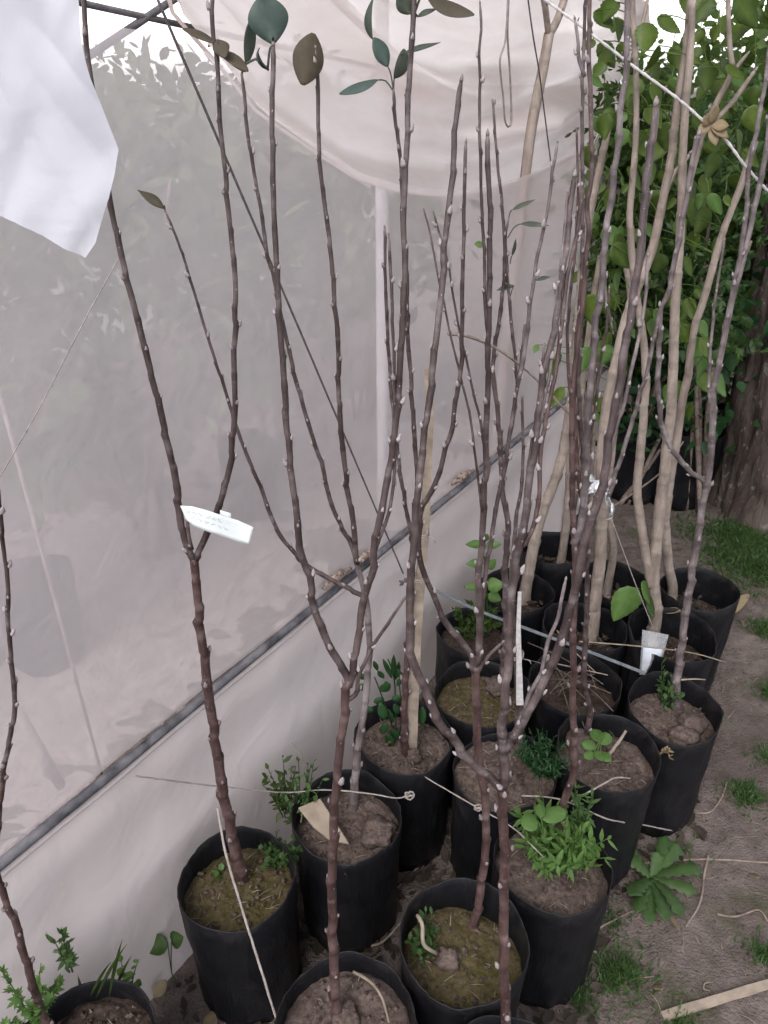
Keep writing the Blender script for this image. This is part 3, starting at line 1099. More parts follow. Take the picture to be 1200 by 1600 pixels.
sJ = sapling('J', 'thin sapling with lumpy grey foot in the round pot behind the weeds', (921, 1112), [
    ('trunk', [(922, 1116), (919, 1095), (913, 1068), (914, 1012), (917, 954), (917, 896), (915, 810), (913, 735), (907, 665), (904, 600), (907, 540), (909, 460), (910, 394), (910, 292), (910, 204), (910, 146), (912, 73), (916, -10)], 18, 10, {**F, 'mat': 'bark'}),
    ('left', [(914, 800), (903, 745), (900, 690), (898, 630), (899, 560), (905, 480), (910, 420)], 12, 9, {'mat': 'bark_red'}),
    ('right', [(943, 425), (948, 470), (958, 520)], 8, 5, {'mat': 'bark_grey'}),
], fill=0.045, lean=0.02)
sV = sapling('V', 'rightmost grey sapling with curved side branch, in pot with pale stones', (1056, 1106), [
    ('trunk', [(1056, 1108), (1058, 1060), (1064, 1012), (1072, 954), (1079, 910), (1086, 867), (1095, 808), (1104, 760), (1110, 721), (1113, 662), (1116, 604), (1125, 560), (1134, 517), (1143, 473), (1153, 438), (1164, 390), (1174, 350), (1186, 292), (1197, 233), (1206, 170)], 24, 15, {**F, 'mat': 'bark_grey', 'node': 0.055}),
    ('twin', [(1132, 525), (1142, 470), (1153, 420), (1164, 350), (1171, 262), (1185, 190), (1197, 117), (1204, 60)], 14, 10, {'mat': 'bark_grey'}),
    ('side', [(1102, 762), (1096, 748), (1077, 735), (1060, 715), (1045, 694), (1034, 662), (1029, 619), (1028, 575), (1031, 531), (1032, 487), (1044, 455), (1054, 409), (1066, 350), (1075, 292), (1083, 248), (1092, 210)], 13, 13, {'mat': 'bark_grey'}),
    ('thin', [(1113, 668), (1108, 600), (1112, 520), (1120, 450), (1132, 375)], 9, 6, {'mat': 'bark_grey'}),
    ('far', [(952, 775), (962, 740), (975, 700), (987, 662), (999, 619), (1010, 585), (1018, 550), (1027, 505), (1032, 482)], 11, 10, {'mat': 'bark_grey'}),
], fill=0.045, lean=0.05)


def tan(key, label, base, stems, **k):
    return sapling(key, label, base, [(n, p, a, b, {'mat': 'bark_tan', 'node': 0.11, 'zig': 0.5, 'bud': 0.45, **(o[0] if o else {})}) for n, p, a, b, *o in stems], name='tan_bark_sapling', mat='bark_tan', **k)


sT1 = tan('T1', 'thick tan-barked sapling splitting into two stems above hanging pouch', (1022, 982), [
    ('trunk', [(1022, 985), (1024, 945), (1021, 900), (1025, 852), (1031, 794), (1038, 742), (1042, 692), (1048, 648), (1051, 590), (1053, 531), (1055, 473), (1060, 410), (1064, 340), (1066, 260), (1070, 180), (1078, 90), (1082, 0)], 26, 14, {**F}),
    ('left', [(1018, 915), (1010, 870), (1001, 815), (996, 768), (999, 721), (1006, 648), (1009, 604), (1007, 546), (1001, 500), (992, 440), (984, 345), (990, 270), (994, 200), (994, 120), (990, 44), (988, -20)], 22, 12),
    ('fork', [(993, 75), (1003, 40), (1012, 0), (1016, -30)], 9, 7),
], soil='soil_dark', fill=0.10)
sT3 = tan('T3', 'tan-barked sapling leaning right, with green leaf bunches half-way up', (1051, 918), [
    ('trunk', [(1051, 920), (1044, 880), (1040, 815), (1046, 755), (1057, 692), (1066, 627), (1075, 585), (1084, 517), (1098, 473), (1112, 423), (1127, 370), (1142, 330), (1159, 286), (1180, 220)], 20, 13, {**F}),
    ('far', [(1090, 220), (1105, 190), (1125, 150), (1143, 112), (1140, 70), (1138, 20), (1138, -20)], 14, 10),
    ('far', [(1142, 118), (1158, 96), (1168, 84)], 10, 7),
    ('far', [(1075, 300), (1085, 255), (1096, 215), (1110, 195), (1140, 165), (1180, 110)], 16, 9),
], soil='soil_dark', fill=0.10)
sT5 = tan('T5', 'tan-barked sapling behind the middle pots, with silver ribbon beside it', (927, 970), [
    ('trunk', [(927, 975), (930, 940), (936, 890), (941, 820), (939, 740), (943, 680), (950, 620), (964, 560), (980, 490), (1000, 440), (1016, 400), (1026, 360), (1040, 292), (1050, 240), (1057, 175), (1066, 117), (1074, 60), (1080, -10)], 26, 15, {**F}),
    ('side', [(1040, 300), (1052, 272), (1066, 256), (1078, 240)], 13, 9),
], soil='soil_dark', fill=0.10)
sT6 = tan('T6', 'tan-barked sapling next to the wall, leaning to the right', (822, 915), [
    ('trunk', [(822, 918), (828, 885), (837, 837), (850, 795), (865, 755), (878, 715), (886, 670), (893, 620), (899, 560), (905, 480), (912, 400), (925, 320), (940, 250), (955, 180)], 24, 14, {**F}),
], soil='soil_dark', fill=0.10)
sT7 = tan('T7', 'short tan-barked sapling farthest back along the wall', (882, 838), [
    ('trunk', [(882, 840), (886, 800), (889, 760), (893, 700), (905, 640), (915, 560), (925, 480), (938, 400)], 17, 11, {**F}),
], soil='soil_dark', fill=0.10)
sK = tan('K', 'tan-barked sapling in dark pot between the tree and the wall', (960, 862), [
    ('trunk', [(958, 868), (955, 830), (948, 780), (955, 720), (962, 660), (970, 600), (978, 540), (985, 470), (975, 400)], 16, 11, {**F}),
], soil='soil_dark', fill=0.10)


def plain_pot(key, label, soil='soil_dark', fill=0.06):
    c = Vector((PXY[key].x, PXY[key].y, 0))
    r = thing('plant_pot', c, label, 'plant pot')
    make_pot(r, c, soil, fill, seed=sum(map(ord, key)))
    return r


plain_pot('P', 'black pot by the wall holding small bright green seedling')
plain_pot('Q', 'dark pot full of dead twigs in the middle of the cluster')

# ================================================================== LEAVES ON THE SAPLINGS
def on_branch(s, nm, i=0):
    return s['stems'][nm][i]


def br(s, nm, **k):
    """(branch object, its distance near the tip, its tip)"""
    ob, cen, rad = s['stems'][nm][0]
    return ob, cen[-1].y, cen[-1]


ob, y, tip = br(sC, 'left')
leaf_on(ob, 427, 68, y, 410, -4, 62, 'leaf_blue', 'oval', 0.5, (0.1, -1, 0.5), 0.45, tip, dy=0.01)
leaf_on(ob, 418, 108, y, 378, 106, 16, 'leaf_sapling', 'lance', 2.4, (0, -0.4, 1), 0.5, tip)
leaf_on(ob, 384, 100, y, 380, 30, 26, 'leaf_sapling', 'oval', 0.5, (1, -0.5, 0.2), 0.5, at_y(420, 110, y), dy=0.02)
ob, y, tip = br(sB, 'right')
leaf_on(ob, 490, 52, y, 468, 134, 50, 'leaf_brown', 'oval', 0.5, (0.35, -1, 0.1), 0.3, tip)
ob, y, tip = br(sA, 'right')
ya = y + 0.0
leaf_on(ob, 338, 68, ya, 284, 56, 20, 'leaf_brown', 'oval', 0.4, (0, -0.6, 1), 0.5, at_y(341, 80, ya))
leaf_on(ob, 344, 84, ya, 386, 118, 24, 'leaf_brown', 'oval', 0.3, (0, -0.6, 1), 0.6, at_y(341, 80, ya))
leaf_on(ob, 340, 62, ya, 352, 96, 26, 'leaf_brown', 'oval', 0.8, (0.2, -1, 0.3), 0.6, at_y(341, 80, ya))
ob, y, tip = br(sD, 'top')
leaf_on(ob, 590, 125, y, 543, 176, 34, 'leaf_blue', 'oval', 0.9, (-0.4, -0.5, 1), 0.4, tip)
leaf_on(ob, 606, 104, y, 582, 60, 26, 'leaf_blue', 'oval', 0.2, (0.4, -1, 0.2), 0.3, tip)
leaf_on(ob, 616, 122, y, 640, 78, 24, 'leaf_sapling', 'oval', -0.6, (0.8, -0.6, 0.6), 0.5, tip)
leaf_on(ob, 630, 84, y, 690, 76, 18, 'leaf_sapling', 'lance', 0.3, (0.1, -0.4, 1), 0.5, at_y(622, 100, y))
leaf_on(ob, 582, 62, y, 568, -8, 22, 'leaf_sapling', 'lance', -0.6, (-1, -0.6, 0.2), 0.5, at_y(596, 84, y))
ob, y, tip = br(sC, 'right')
leaf_on(ob, 668, -6, y, 722, 68, 40, 'leaf_brown', 'oval', 1.1, (0.6, -0.7, 0.6), 0.35, at_y(648, 20, y))
leaf_on(ob, 640, 22, y, 622, -10, 24, 'leaf_sapling', 'oval', 0.4, (-0.4, -1, 0.4), 0.4, at_y(646, 40, y))
leaf_on(ob, 652, 26, y, 684, 22, 18, 'leaf_sapling', 'lance', 0.5, (0, -0.5, 1), 0.4, at_y(646, 44, y))
ob, y, tip = br(sB, 'low')
leaf_on(ob, 257, 326, y, 214, 299, 17, 'leaf_brown', 'lance', 0.2, (0.3, -0.8, 0.8), 0.5, tip)
ob, y, tip = br(sB, 'left')
leaf_on(ob, 384, 112, y, 346, 84, 20, 'leaf_brown', 'oval', 0.3, (0, -0.7, 0.8), 0.5, tip)
ob, y, tip = br(sL, 'twin')
leaf_on(ob, 800, 328, y, 838, 316, 11, 'leaf_sapling', 'lance', 0.3, (0, -0.5, 1), 0.4, tip)
leaf_on(ob, 812, 350, y, 858, 354, 12, 'leaf_sapling', 'lance', 0.1, (0, -0.6, 1), 0.3, at_y(793, 372, y))
leaf_on(ob, 800, 400, y, 805, 372, 9, 'leaf_sapling', 'lance', 0.1, (0.6, -0.6, 0.2), 0.4, at_y(797, 412, y))
leaf_on(ob, 803, 446, y, 776, 458, 12, 'leaf_sapling', 'lance', 0.4, (0, -0.5, 1), 0.4, at_y(796, 470, y))
leaf_on(ob, 838, 438, y, 860, 434, 9, 'leaf_sapling', 'lance', 0.2, (0, -0.5, 1), 0.4, at_y(830, 445, y))
leaf_on(ob, 756, 384, y, 741, 382, 12, 'leaf_bright', 'oval', 0.2, (0, -0.7, 0.8), 0.3)

# leaves of the tan-barked saplings (large, toothed hearts that hang)
rsl = random.Random(5)


def nearest(stems, q):
    best, bd = None, 9
    for lst in stems.values():
        for ob, cen, rad in lst:
            for c in cen[::4]:
                d = (c - q).length
                if d < bd:
                    best, bd = (ob, c), d
    return best


def mleaf(s, px, py, size, dx=0.0, dy=0.0, mat='leaf_mulberry', kind='heart'):
    size *= rsl.uniform(0.62, 0.98)
    q = at_y(px, py, s['y0'] + dy)
    ob, c = nearest(s['stems'], q)
    ang = rsl.uniform(-0.7, 0.7) + dx
    leaf_on(ob, px, py - size * 0.45, s['y0'] + dy, px + size * math.sin(ang), py + size * (0.62 * math.cos(ang)), size * rsl.uniform(0.55, 0.9), mat, kind,
            rsl.uniform(0.0, 1.2), (rsl.uniform(-1.3, 1.3), -1, rsl.uniform(-0.3, 1.2)), rsl.uniform(0.1, 0.5), c if (c - q).length < 0.22 else q + Vector((rsl.uniform(-0.03, 0.03), 0.03, 0.05)), n=14)


UP = [(930, 35, 46), (938, 85, 50), (942, 110, 40), (965, 22, 62), (960, 45, 40), (975, 80, 45), (1012, 60, 62), (1028, 45, 66), (1030, 90, 50), (1020, 115, 44),
      (1000, 140, 44), (945, 195, 42), (958, 190, 48), (985, 170, 54), (1010, 185, 60), (1022, 150, 50), (1015, 220, 48), (1040, 210, 50), (985, 230, 56), (980, 280, 50)]
for (x, y, s) in UP:
    mleaf(sT1, x, y, s, dy=rsl.uniform(-0.05, 0.18))
for (x, y, s) in [(1060, 255, 44), (1045, 280, 46), (1075, 300, 46), (1090, 330, 52), (1105, 345, 56), (1085, 375, 50), (1062, 350, 44), (1120, 385, 44), (1030, 330, 40), (1100, 290, 46), (1120, 260, 50), (1150, 220, 52), (1160, 250, 44)]:
    mleaf(sT3, x, y, s, dy=rsl.uniform(0.05, 0.3))
for (x, y, s) in [(1110, 20, 66), (1090, 5, 60), (1128, 45, 60), (1108, 118, 60), (1130, 105, 54), (1148, 130, 52), (1160, 60, 54), (1118, 140, 46), (1175, 150, 50), (1090, 130, 46), (1150, 20, 60), (1180, 30, 60), (1170, 185, 48)]:
    mleaf(sT3, x, y, s, dy=rsl.uniform(-0.05, 0.25))
for (x, y, s) in [(1010, 495, 40), (1075, 480, 46), (1066, 520, 44), (1090, 548, 52), (1102, 540, 40), (1062, 608, 42), (1090, 600, 46), (1100, 575, 48), (1078, 640, 34), (1048, 612, 40), (1112, 600, 40), (1060, 460, 40), (1095, 515, 44)]:
    mleaf(sT3, x, y, s, dy=rsl.uniform(-0.06, 0.1), mat='leaf_bright' if rsl.random() < 0.5 else 'leaf_mulberry')
for (x, y, s) in [(950, 470, 44), (925, 480, 46), (955, 555, 46), (918, 560, 40), (935, 628, 26), (942, 640, 24), (930, 650, 22), (880, 620, 40), (870, 560, 30), (850, 570, 34), (840, 545, 22), (965, 440, 50), (970, 380, 48), (958, 400, 50)]:
    mleaf(sT5, x, y, s, dy=rsl.uniform(0.0, 0.15), mat='leaf_bright' if rsl.random() < 0.35 else 'leaf_mulberry')
for i in range(90):
    st = (sT1, sT3, sT5, sT6)[i % 4]
    x = rsl.uniform(905, 1150)
    mleaf(st, x, rsl.uniform(40, 560) if x < 1090 else rsl.uniform(40, 330), rsl.uniform(22, 44), dy=rsl.uniform(0.1, 0.6), mat='leaf_bright' if rsl.random() < 0.3 else 'leaf_mulberry')
leaf_on(sT1['stems']['trunk'][0][0], 990, 918, sT1['y0'] - 0.03, 956, 966, 44, 'leaf_bright', 'heart', 0.3, (0.1, -1, 0.5), 0.15, at_y(1016, 930, sT1['y0']))
mleaf(sT1, 1002, 925, 34, 0.3, -0.02, 'leaf_bright')
mleaf(sT1, 1008, 948, 30, 0.5, -0.02, 'leaf_weed')


# ================================================================== TREE, SHRUBS, BACK POTS
def make_tree():
    c = Vector((1.70, 2.80, 0))
    t = thing('old_tree', (c.x, c.y, 0), 'broad rough-barked tree trunk at the right edge of the path', 'tree')
    seg, rows = 110, 90
    H = 2.9
    vs, fs = [], []
    for j in range(rows + 1):
        z = H * j / rows
        r0 = 0.285 + 0.035 * math.exp(-z / 0.15) - 0.012 * z
        cx = c.x - 0.07 * z
        cy = c.y
        for k in range(seg):
            a = 2 * math.pi * k / seg
            v = Vector((math.cos(a) * 5, math.sin(a) * 5, z * 2.2))
            rg = abs(noise.noise(v * 1.6)) * 0.035 + abs(noise.noise(v * 3.6 + Vector((3, 3, 3)))) * 0.018
            r = r0 - rg + 0.03 * noise.noise(v * 0.5) + 0.02 * math.exp(-z / 0.12) * math.sin(a * 5 + 1)
            vs.append(Vector((cx + r * math.cos(a), cy + r * math.sin(a), z - 0.03)))
    for j in range(rows):
        for k in range(seg):
            k2 = (k + 1) % seg
            fs.append((j * seg + k, j * seg + k2, (j + 1) * seg + k2, (j + 1) * seg + k))
    mb = MB()
    mb.add(vs, fs)
    mb.build('trunk', M['tree_bark'], t)
    for q in range(5):
        a = q * 1.3 + 0.4
        p0 = Vector((c.x + 0.25, c.y, 2.5 + 0.08 * q))
        p1 = p0 + Vector((math.cos(a) * 0.8, math.sin(a) * 0.8, 0.5))
        MB().tube(spline([p0, p0.lerp(p1, 0.5) + Vector((0, 0, 0.15)), p1], 10), [0.07 - 0.005 * i for i in range(10)], 8).build('limb', M['tree_bark'], t)
    mb = MB()
    rs = random.Random(3)
    blobs = []
    for q in range(90):
        cc = Vector((c.x + 0.1 + rs.gauss(0, 0.75), c.y + rs.gauss(0.5, 0.7), 2.25 + abs(rs.gauss(0, 0.5)) + 0.15 * rs.random()))
        if cc.y < 1.9 and cc.x < 1.3:
            continue
        blobs.append((cc, 22))
    for q in range(210):                           # unseen boughs above the frame, extended over the path to shade the ground
        cc = Vector((rs.uniform(0.35, 3.4), rs.uniform(-1.6, 2.0), rs.uniform(2.55, 3.5)))
        blobs.append((cc, 24))
    for cc, k in blobs:
        for i in range(k):
            p = cc + Vector((rs.gauss(0, 0.11), rs.gauss(0, 0.11), rs.gauss(0, 0.09)))
            add_leaf(mb, p, rnd_dir(-0.5), rnd_dir(0.8), rs.uniform(0.05, 0.085), rs.uniform(0.03, 0.045), kind='oval', curl=0.4, n=4)
    cr = mb.build('crown', M['leaf_tree'], t)
    cr['kind'] = 'stuff'


make_tree()


def shrub(name, label, base, boxes, leafmat, n_clump, per, ln, wd, kind='oval', cat='shrub', stems=5, seed=1, spread=0.08, star=False, group=None, bark='twig'):
    """bush: stems from the ground and leaf clumps inside the given boxes (x0,x1,y0,y1,z0,z1)"""
    rs = random.Random(seed)
    random.seed(seed * 31)
    t = thing(name, base, label, cat, group)
    mb = MB()
    tops = []
    for q in range(n_clump):
        b = boxes[q % len(boxes)]
        cc = Vector((rs.uniform(b[0], b[1]), rs.uniform(b[2], b[3]), rs.uniform(b[4], b[5])))
        tops.append(cc)
        for i in range(per):
            p = cc + Vector((rs.gauss(0, spread), rs.gauss(0, spread), rs.gauss(0, spread * 0.8)))
            l = ln * rs.uniform(0.6, 1.25)
            if star:
                star_leaf(mb, p, rnd_dir(-0.6), rnd_dir(0.6), l)
            else:
                add_leaf(mb, p, rnd_dir(-0.5), rnd_dir(0.9), l, l * wd * rs.uniform(0.8, 1.15), kind=kind, curl=rs.uniform(0.1, 0.6), n=4)
    cr = mb.build('crown', M[leafmat], t)
    cr['kind'] = 'stuff'
    for i in range(stems):
        q = tops[rs.randrange(len(tops))]
        b0 = Vector(base) + Vector((rs.uniform(-0.06, 0.06), rs.uniform(-0.06, 0.06), -0.02))
        m = b0.lerp(q, 0.5) + Vector((rs.uniform(-0.08, 0.08), rs.uniform(-0.05, 0.05), 0.08))
        MB().tube(spline([b0, m, q], 14), [0.012 - 0.0006 * k for k in range(14)], 6).build('stem', M[bark], t)
    return t


HG = 'shrubs behind the saplings'
shrub('vine_shrub', 'finely cut climbing foliage hanging at the end of the screen wall', (0.78, 2.62, 0),
      [(0.68, 0.80, 2.52, 2.62, 0.75, 1.60), (0.74, 0.92, 2.60, 2.75, 0.9, 1.55), (0.80, 1.0, 2.7, 2.9, 0.8, 1.45)], 'leaf_vine', 120, 18, 0.044, 0.4, star=True, seed=4, spread=0.045, group=HG, cat='vine')
shrub('leafy_shrub', 'dark dense shrub filling the gap between wall and tree', (1.25, 3.2, 0),
      [(0.85, 1.5, 2.95, 3.3, 0.35, 1.45), (1.0, 1.9, 3.2, 3.7, 0.5, 1.75)], 'leaf_hedge', 190, 26, 0.07, 0.55, kind='oval', seed=7, spread=0.09, group=HG)
shrub('leafy_shrub', 'tall shrub behind the tree trunk with yellowish leaves at top right', (2.1, 3.6, 0),
      [(1.6, 2.6, 3.3, 3.9, 0.6, 2.3)], 'leaf_tree', 150, 22, 0.075, 0.55, kind='oval', seed=9, spread=0.11, group=HG)
shrub('leafy_shrub', 'light green shrub with pointed lobed leaves beside the tree trunk', (1.3, 2.75, 0),
      [(0.98, 1.16, 2.50, 2.72, 0.75, 1.6)], 'leaf_weed', 46, 12, 0.05, 0.45, star=True, seed=12, spread=0.06, group=HG)
shrub('leafy_shrub', 'low dark shrub under the tan stems in front of far pots', (1.05, 2.85, 0),
      [(0.95, 1.35, 2.7, 3.0, 0.32, 0.95)], 'leaf_deep', 50, 16, 0.06, 0.6, kind='heart', seed=15, spread=0.07, group=HG)
shrub('far_tree', 'distant tree crown closing the view behind the shrubs', (3.6, 6.4, 0),
      [(2.7, 5.0, 5.6, 7.2, 0.3, 2.8)], 'leaf_hedge', 260, 24, 0.11, 0.55, kind='oval', cat='tree', seed=21, spread=0.2)

for i, (x, y, lab, r_) in enumerate(((1052, 775, 'black pot standing alone at the foot of the shrubs', 0.15), (1108, 745, 'black pot half hidden behind the tree trunk', 0.13), (985, 770, 'black pot with dry fronds behind the tan stems', 0.13))):
    c = at_z(x, y, 0)
    t = thing('plant_pot', (c.x, c.y, 0), lab, 'plant pot')
    make_pot(t, c, 'soil_dark', 0.05, r=r_, h=0.34, seed=40 + i)
# dry fronds
c = at_z(985, 770, 0)
t = thing('dry_frond_plant', (c.x, c.y, 0.29), 'withered brown fronds sticking out of the far pot', 'dead plant')
rs = random.Random(8)
for i in range(16):
    d = Vector((rs.uniform(-1, 1), rs.uniform(-0.8, 0.6), rs.uniform(0.3, 1.2)))
    mb = MB()
    add_leaf(mb, (c.x, c.y, 0.28), d, (0, -0.3, 1), rs.uniform(0.16, 0.28), 0.02, kind='lance', curl=1.2, n=7)
    mb.build('frond', M['dry_leaf'], t)

# ---- inside the greenhouse: plants seen through the film
IN = 'plants inside the greenhouse'


def inside(name, label, s, off, zt, wide, seed, n=34, per=16, ln=0.085, z0=0.72):
    n = int(n * 1.2)
    per = 18
    p = wall(s, 0, -off)
    shrub(name, label, p, [(p.x - wide, p.x + wide, p.y - wide, p.y + wide, z0, zt)], 'leaf_inside', n, per, ln, 0.5, seed=seed, spread=0.10, group=IN, cat='indoor plant', stems=6)


inside('greenhouse_plant', 'leafy plant blurred behind the film at far left', 0.15, 1.25, 1.30, 0.34, 51, n=40)
inside('greenhouse_plant', 'leafy plant blurred behind the film under the white cloth', 0.85, 1.15, 1.50, 0.36, 52, n=46)
inside('greenhouse_plant', 'leafy plant blurred behind the film, its top against bright sky', 1.55, 1.2, 1.55, 0.40, 53, n=60)
inside('greenhouse_plant', 'leafy plant blurred behind the film left of the white post', 2.3, 1.25, 1.45, 0.38, 54, n=50)
inside('greenhouse_plant', 'leafy plant blurred behind the film right of the white post', 3.1, 1.3, 1.30, 0.36, 55, n=40)
inside('greenhouse_plant', 'tall leafy plant blurred deep inside the greenhouse', 1.7, 2.4, 1.75, 0.6, 56, n=70, ln=0.10)
inside('greenhouse_plant', 'second tall leafy plant blurred deep inside the greenhouse', 0.4, 2.4, 1.70, 0.6, 57, n=70, ln=0.10)
inside('greenhouse_plant', 'third tall leafy plant blurred at the far end inside', 3.4, 2.5, 1.65, 0.7, 58, n=70, ln=0.10)
for i, (x, y, lab) in enumerate(((82, 1028, 'black pot blurred behind the film at left'), (395, 800, 'black pot blurred behind the film between two stems'))):
    c = at_z(x, y, 0)
    t = thing('plant_pot', (c.x, c.y, 0), lab, 'plant pot')
    make_pot(t, c, 'soil_dark', 0.03, r=0.118, h=0.33, seed=60 + i)
a, b = at_w(28, 1112, -0.10), at_w(95, 1228, -0.10)
tag(MB().tube([a, a.lerp(b, 0.5), b], 0.009, 8).build('wooden_stick', M['soil_pale']), 'pale stick leaning inside the film at lower left', 'stick')
# soil bank inside
mb = MB()


def bank(u, v):
    s = -0.9 + 4.6 * u
    o = 0.06 + 2.2 * v
    h = 0.07 * math.sin(math.pi * v) ** 1.3 * (0.55 + 0.45 * noise.noise(Vector((s * 1.3, 0, 2)))) * math.sin(math.pi * u) ** 0.4
    return wall(s, h - 0.02 + 0.012 * noise.noise(Vector((s * 9, o * 9, 0))), -o)


tag(mb.grid(bank, 90, 24).build('soil_bank', M['soil_pale']), 'low bank of pale earth inside the greenhouse', 'ground', kind='structure')


# ================================================================== WEEDS
def leaf_w(parent, a, b, wd, mat, kind='oval', curl=0.4, nrm=(0, -0.4, 1), fold=0.25, n=7, name='leaf', pet=None):
    a, b = Vector(a), Vector(b)
    mb = MB()
    vs, fs = leaf_pts(a, b - a, nrm, (b - a).length, wd, kind, curl, fold, n)
    tb = random.random() * 0.5
    mb.add(vs, fs, [min(1, tb + (0.45 if i % 3 == 1 else 0.0) + (0.1 if (i // 3) % 2 else 0)) for i in range(len(vs))])
    if pet is not None:
        mb.tube(spline([pet, (Vector(pet) + a) / 2 + Vector((0, 0, 0.004)), a], 5), 0.0009, 4, 0.9)
    ob = mb.build(name, M[mat], parent)
    md = ob.modifiers.new('thickness', 'SOLIDIFY')
    md.thickness = 0.0005
    return ob


def bushy(name, label, c, h, spread, nst, per, ln, wd, mat, kind='lance', cat='weed', seed=1, group='weeds growing in the pots', droop=-0.2, star=False):
    rs = random.Random(seed)
    random.seed(seed * 17)
    t = thing(name, c, label, cat, group)
    fol = MB()
    for i in range(nst):
        a = rs.uniform(0, 6.28)
        rr = spread * math.sqrt(rs.random())
        tip = Vector(c) + Vector((math.cos(a) * rr, math.sin(a) * rr, h * rs.uniform(0.5, 1.0)))
        b = Vector(c) + Vector((math.cos(a) * rr * 0.3, math.sin(a) * rr * 0.3, -0.012))
        pts = spline([b, b.lerp(tip, 0.5) + Vector((0, 0, h * 0.12)), tip], 9)
        MB().tube(pts, [0.0015 - 0.0001 * k for k in range(9)], 5).build('stem', M[mat], t)
        for k in range(per):
            q = pts[min(8, 2 + int(7 * k / per))]
            d = rnd_dir(0.25)
            if star:
                star_leaf(fol, q, d, rnd_dir(1.2), ln * rs.uniform(0.7, 1.2))
            else:
                l = ln * rs.uniform(0.6, 1.2)
                add_leaf(fol, q, d, Vector((0, 0, 1)) + rnd_dir() * 0.4, l, l * wd, kind=kind, curl=rs.uniform(0.1, 0.8), n=4)
    f = fol.build('foliage', M[mat], t)
    f['kind'] = 'stuff'
    return t


def zs(k):
    return SAP[k]['soil_z']


# big leafy weed in pot I, with two broad leaves
c = at_z(868, 1345, zs('I'))
t = bushy('leafy_weed', 'bushy bright green weed spilling over the pot rim, with broad leaves', c, 0.105, 0.088, 40, 17, 0.028, 0.30, 'leaf_bright', seed=3)
for (x0, y0, x1, y1, w, z) in ((842, 1285, 812, 1288, 0.034, 0.40), (846, 1280, 884, 1270, 0.030, 0.41), (845, 1278, 843, 1258, 0.018, 0.42)):
    leaf_w(t, at_z(x0, y0, z), at_z(x1, y1, z - 0.004), w, 'leaf_bright', 'round', 0.3, (0, -0.3, 1), pet=c + Vector((-0.02, 0, 0.02)))
c = at_z(902, 1310, zs('I'))
t = bushy('leafy_weed', 'upright spiky green weed at the right of the weedy pot', c, 0.16, 0.03, 4, 34, 0.022, 0.26, 'leaf_weed', seed=5)
c = at_z(846, 1200, zs('H'))
bushy('grassy_weed', 'dark green feathery tuft filling half a pot', c, 0.055, 0.062, 60, 15, 0.016, 0.22, 'leaf_deep', seed=6)
c = at_z(935, 1175, zs('J'))
t = thing('seedling_weed', c, 'small yellow-green seedling on pale soil with few round leaves', 'weed', 'weeds growing in the pots')
MB().tube([c + Vector((0, 0, -0.01)), c + Vector((0.003, 0, 0.03)), c + Vector((0, 0, 0.06))], 0.0015, 5).build('stem', M['leaf_bright'], t)
for (x0, y0, x1, y1, w) in ((932, 1168, 908, 1163, 0.026), (936, 1160, 928, 1142, 0.030), (936, 1162, 952, 1150, 0.028), (934, 1172, 940, 1192, 0.024), (938, 1178, 955, 1190, 0.022), (928, 1176, 912, 1186, 0.02)):
    leaf_w(t, at_z(x0, y0, 0.335), at_z(x1, y1, 0.33), w, 'leaf_bright', 'round', 0.3, pet=c + Vector((0, 0, 0.05)))
c = at_z(1035, 1100, zs('V'))
bushy('sprig_weed', 'thin-stalked light green sprigs in the rightmost pot', c, 0.10, 0.045, 9, 10, 0.018, 0.5, 'leaf_weed', kind='oval', seed=8)
c = at_z(1045, 1165, 0.335)
bushy('trailing_weed', 'withered sprig trailing over the rim of the rightmost pot', c, -0.06, 0.03, 4, 6, 0.016, 0.4, 'dry_leaf', seed=9)
c = at_z(660, 1480, zs('F'))
t = bushy('leafy_weed', 'green weed with bent pale stalk in the mossy front pot', c, 0.05, 0.04, 14, 9, 0.018, 0.45, 'leaf_weed', kind='oval', seed=10)
MB().tube(spline([at_z(652, 1430, 0.35), at_z(660, 1445, 0.35), at_z(662, 1475, 0.33), at_z(682, 1490, 0.30)], 12), 0.0035, 6).build('dry_stalk', M['straw'], t)
# legume in pot D
c = at_z(618, 1150, zs('D'))
t = thing('legume_weed', c, 'dark green plant with paired oval leaflets behind the middle pot', 'weed', 'weeds growing in the pots')
yD = c.y
for pp in ([(620, 1158), (608, 1120), (592, 1075), (585, 1058)], [(620, 1158), (618, 1110), (616, 1060), (606, 1030)], [(622, 1158), (628, 1120), (624, 1070)]):
    MB().tube(spline([at_y(x, y, yD) for x, y in pp], 10), 0.0016, 5).build('stem', M['leaf_deep'], t)
for (x0, y0, x1, y1, w) in ((576, 1074, 556, 1072, 12), (574, 1060, 558, 1052, 11), (594, 1080, 610, 1066, 16), (594, 1098, 600, 1122, 15), (600, 1092, 584, 1096, 13), (612, 1092, 628, 1088, 12), (606, 1078, 604, 1062, 12), (612, 1060, 600, 1024, 9), (615, 1058, 612, 1018, 9), (618, 1062, 626, 1030, 9), (620, 1072, 632, 1052, 9), (606, 1130, 596, 1144, 13), (612, 1138, 622, 1152, 13), (604, 1146, 614, 1164, 14), (584, 1110, 568, 1106, 11), (590, 1048, 584, 1030, 8), (616, 1100, 622, 1114, 11), (606, 1108, 614, 1126, 11), (660, 1104, 660, 1130, 14), (600, 1060, 590, 1046, 9), (622, 1046, 632, 1066, 9)):
    leaf_on(t, x0, y0, yD - 0.01 + random.uniform(-0.02, 0.02), x1, y1, w, 'leaf_deep', 'oval', 0.25, (random.uniform(-0.4, 0.4), -1, 0.5), 0.25, n=5)
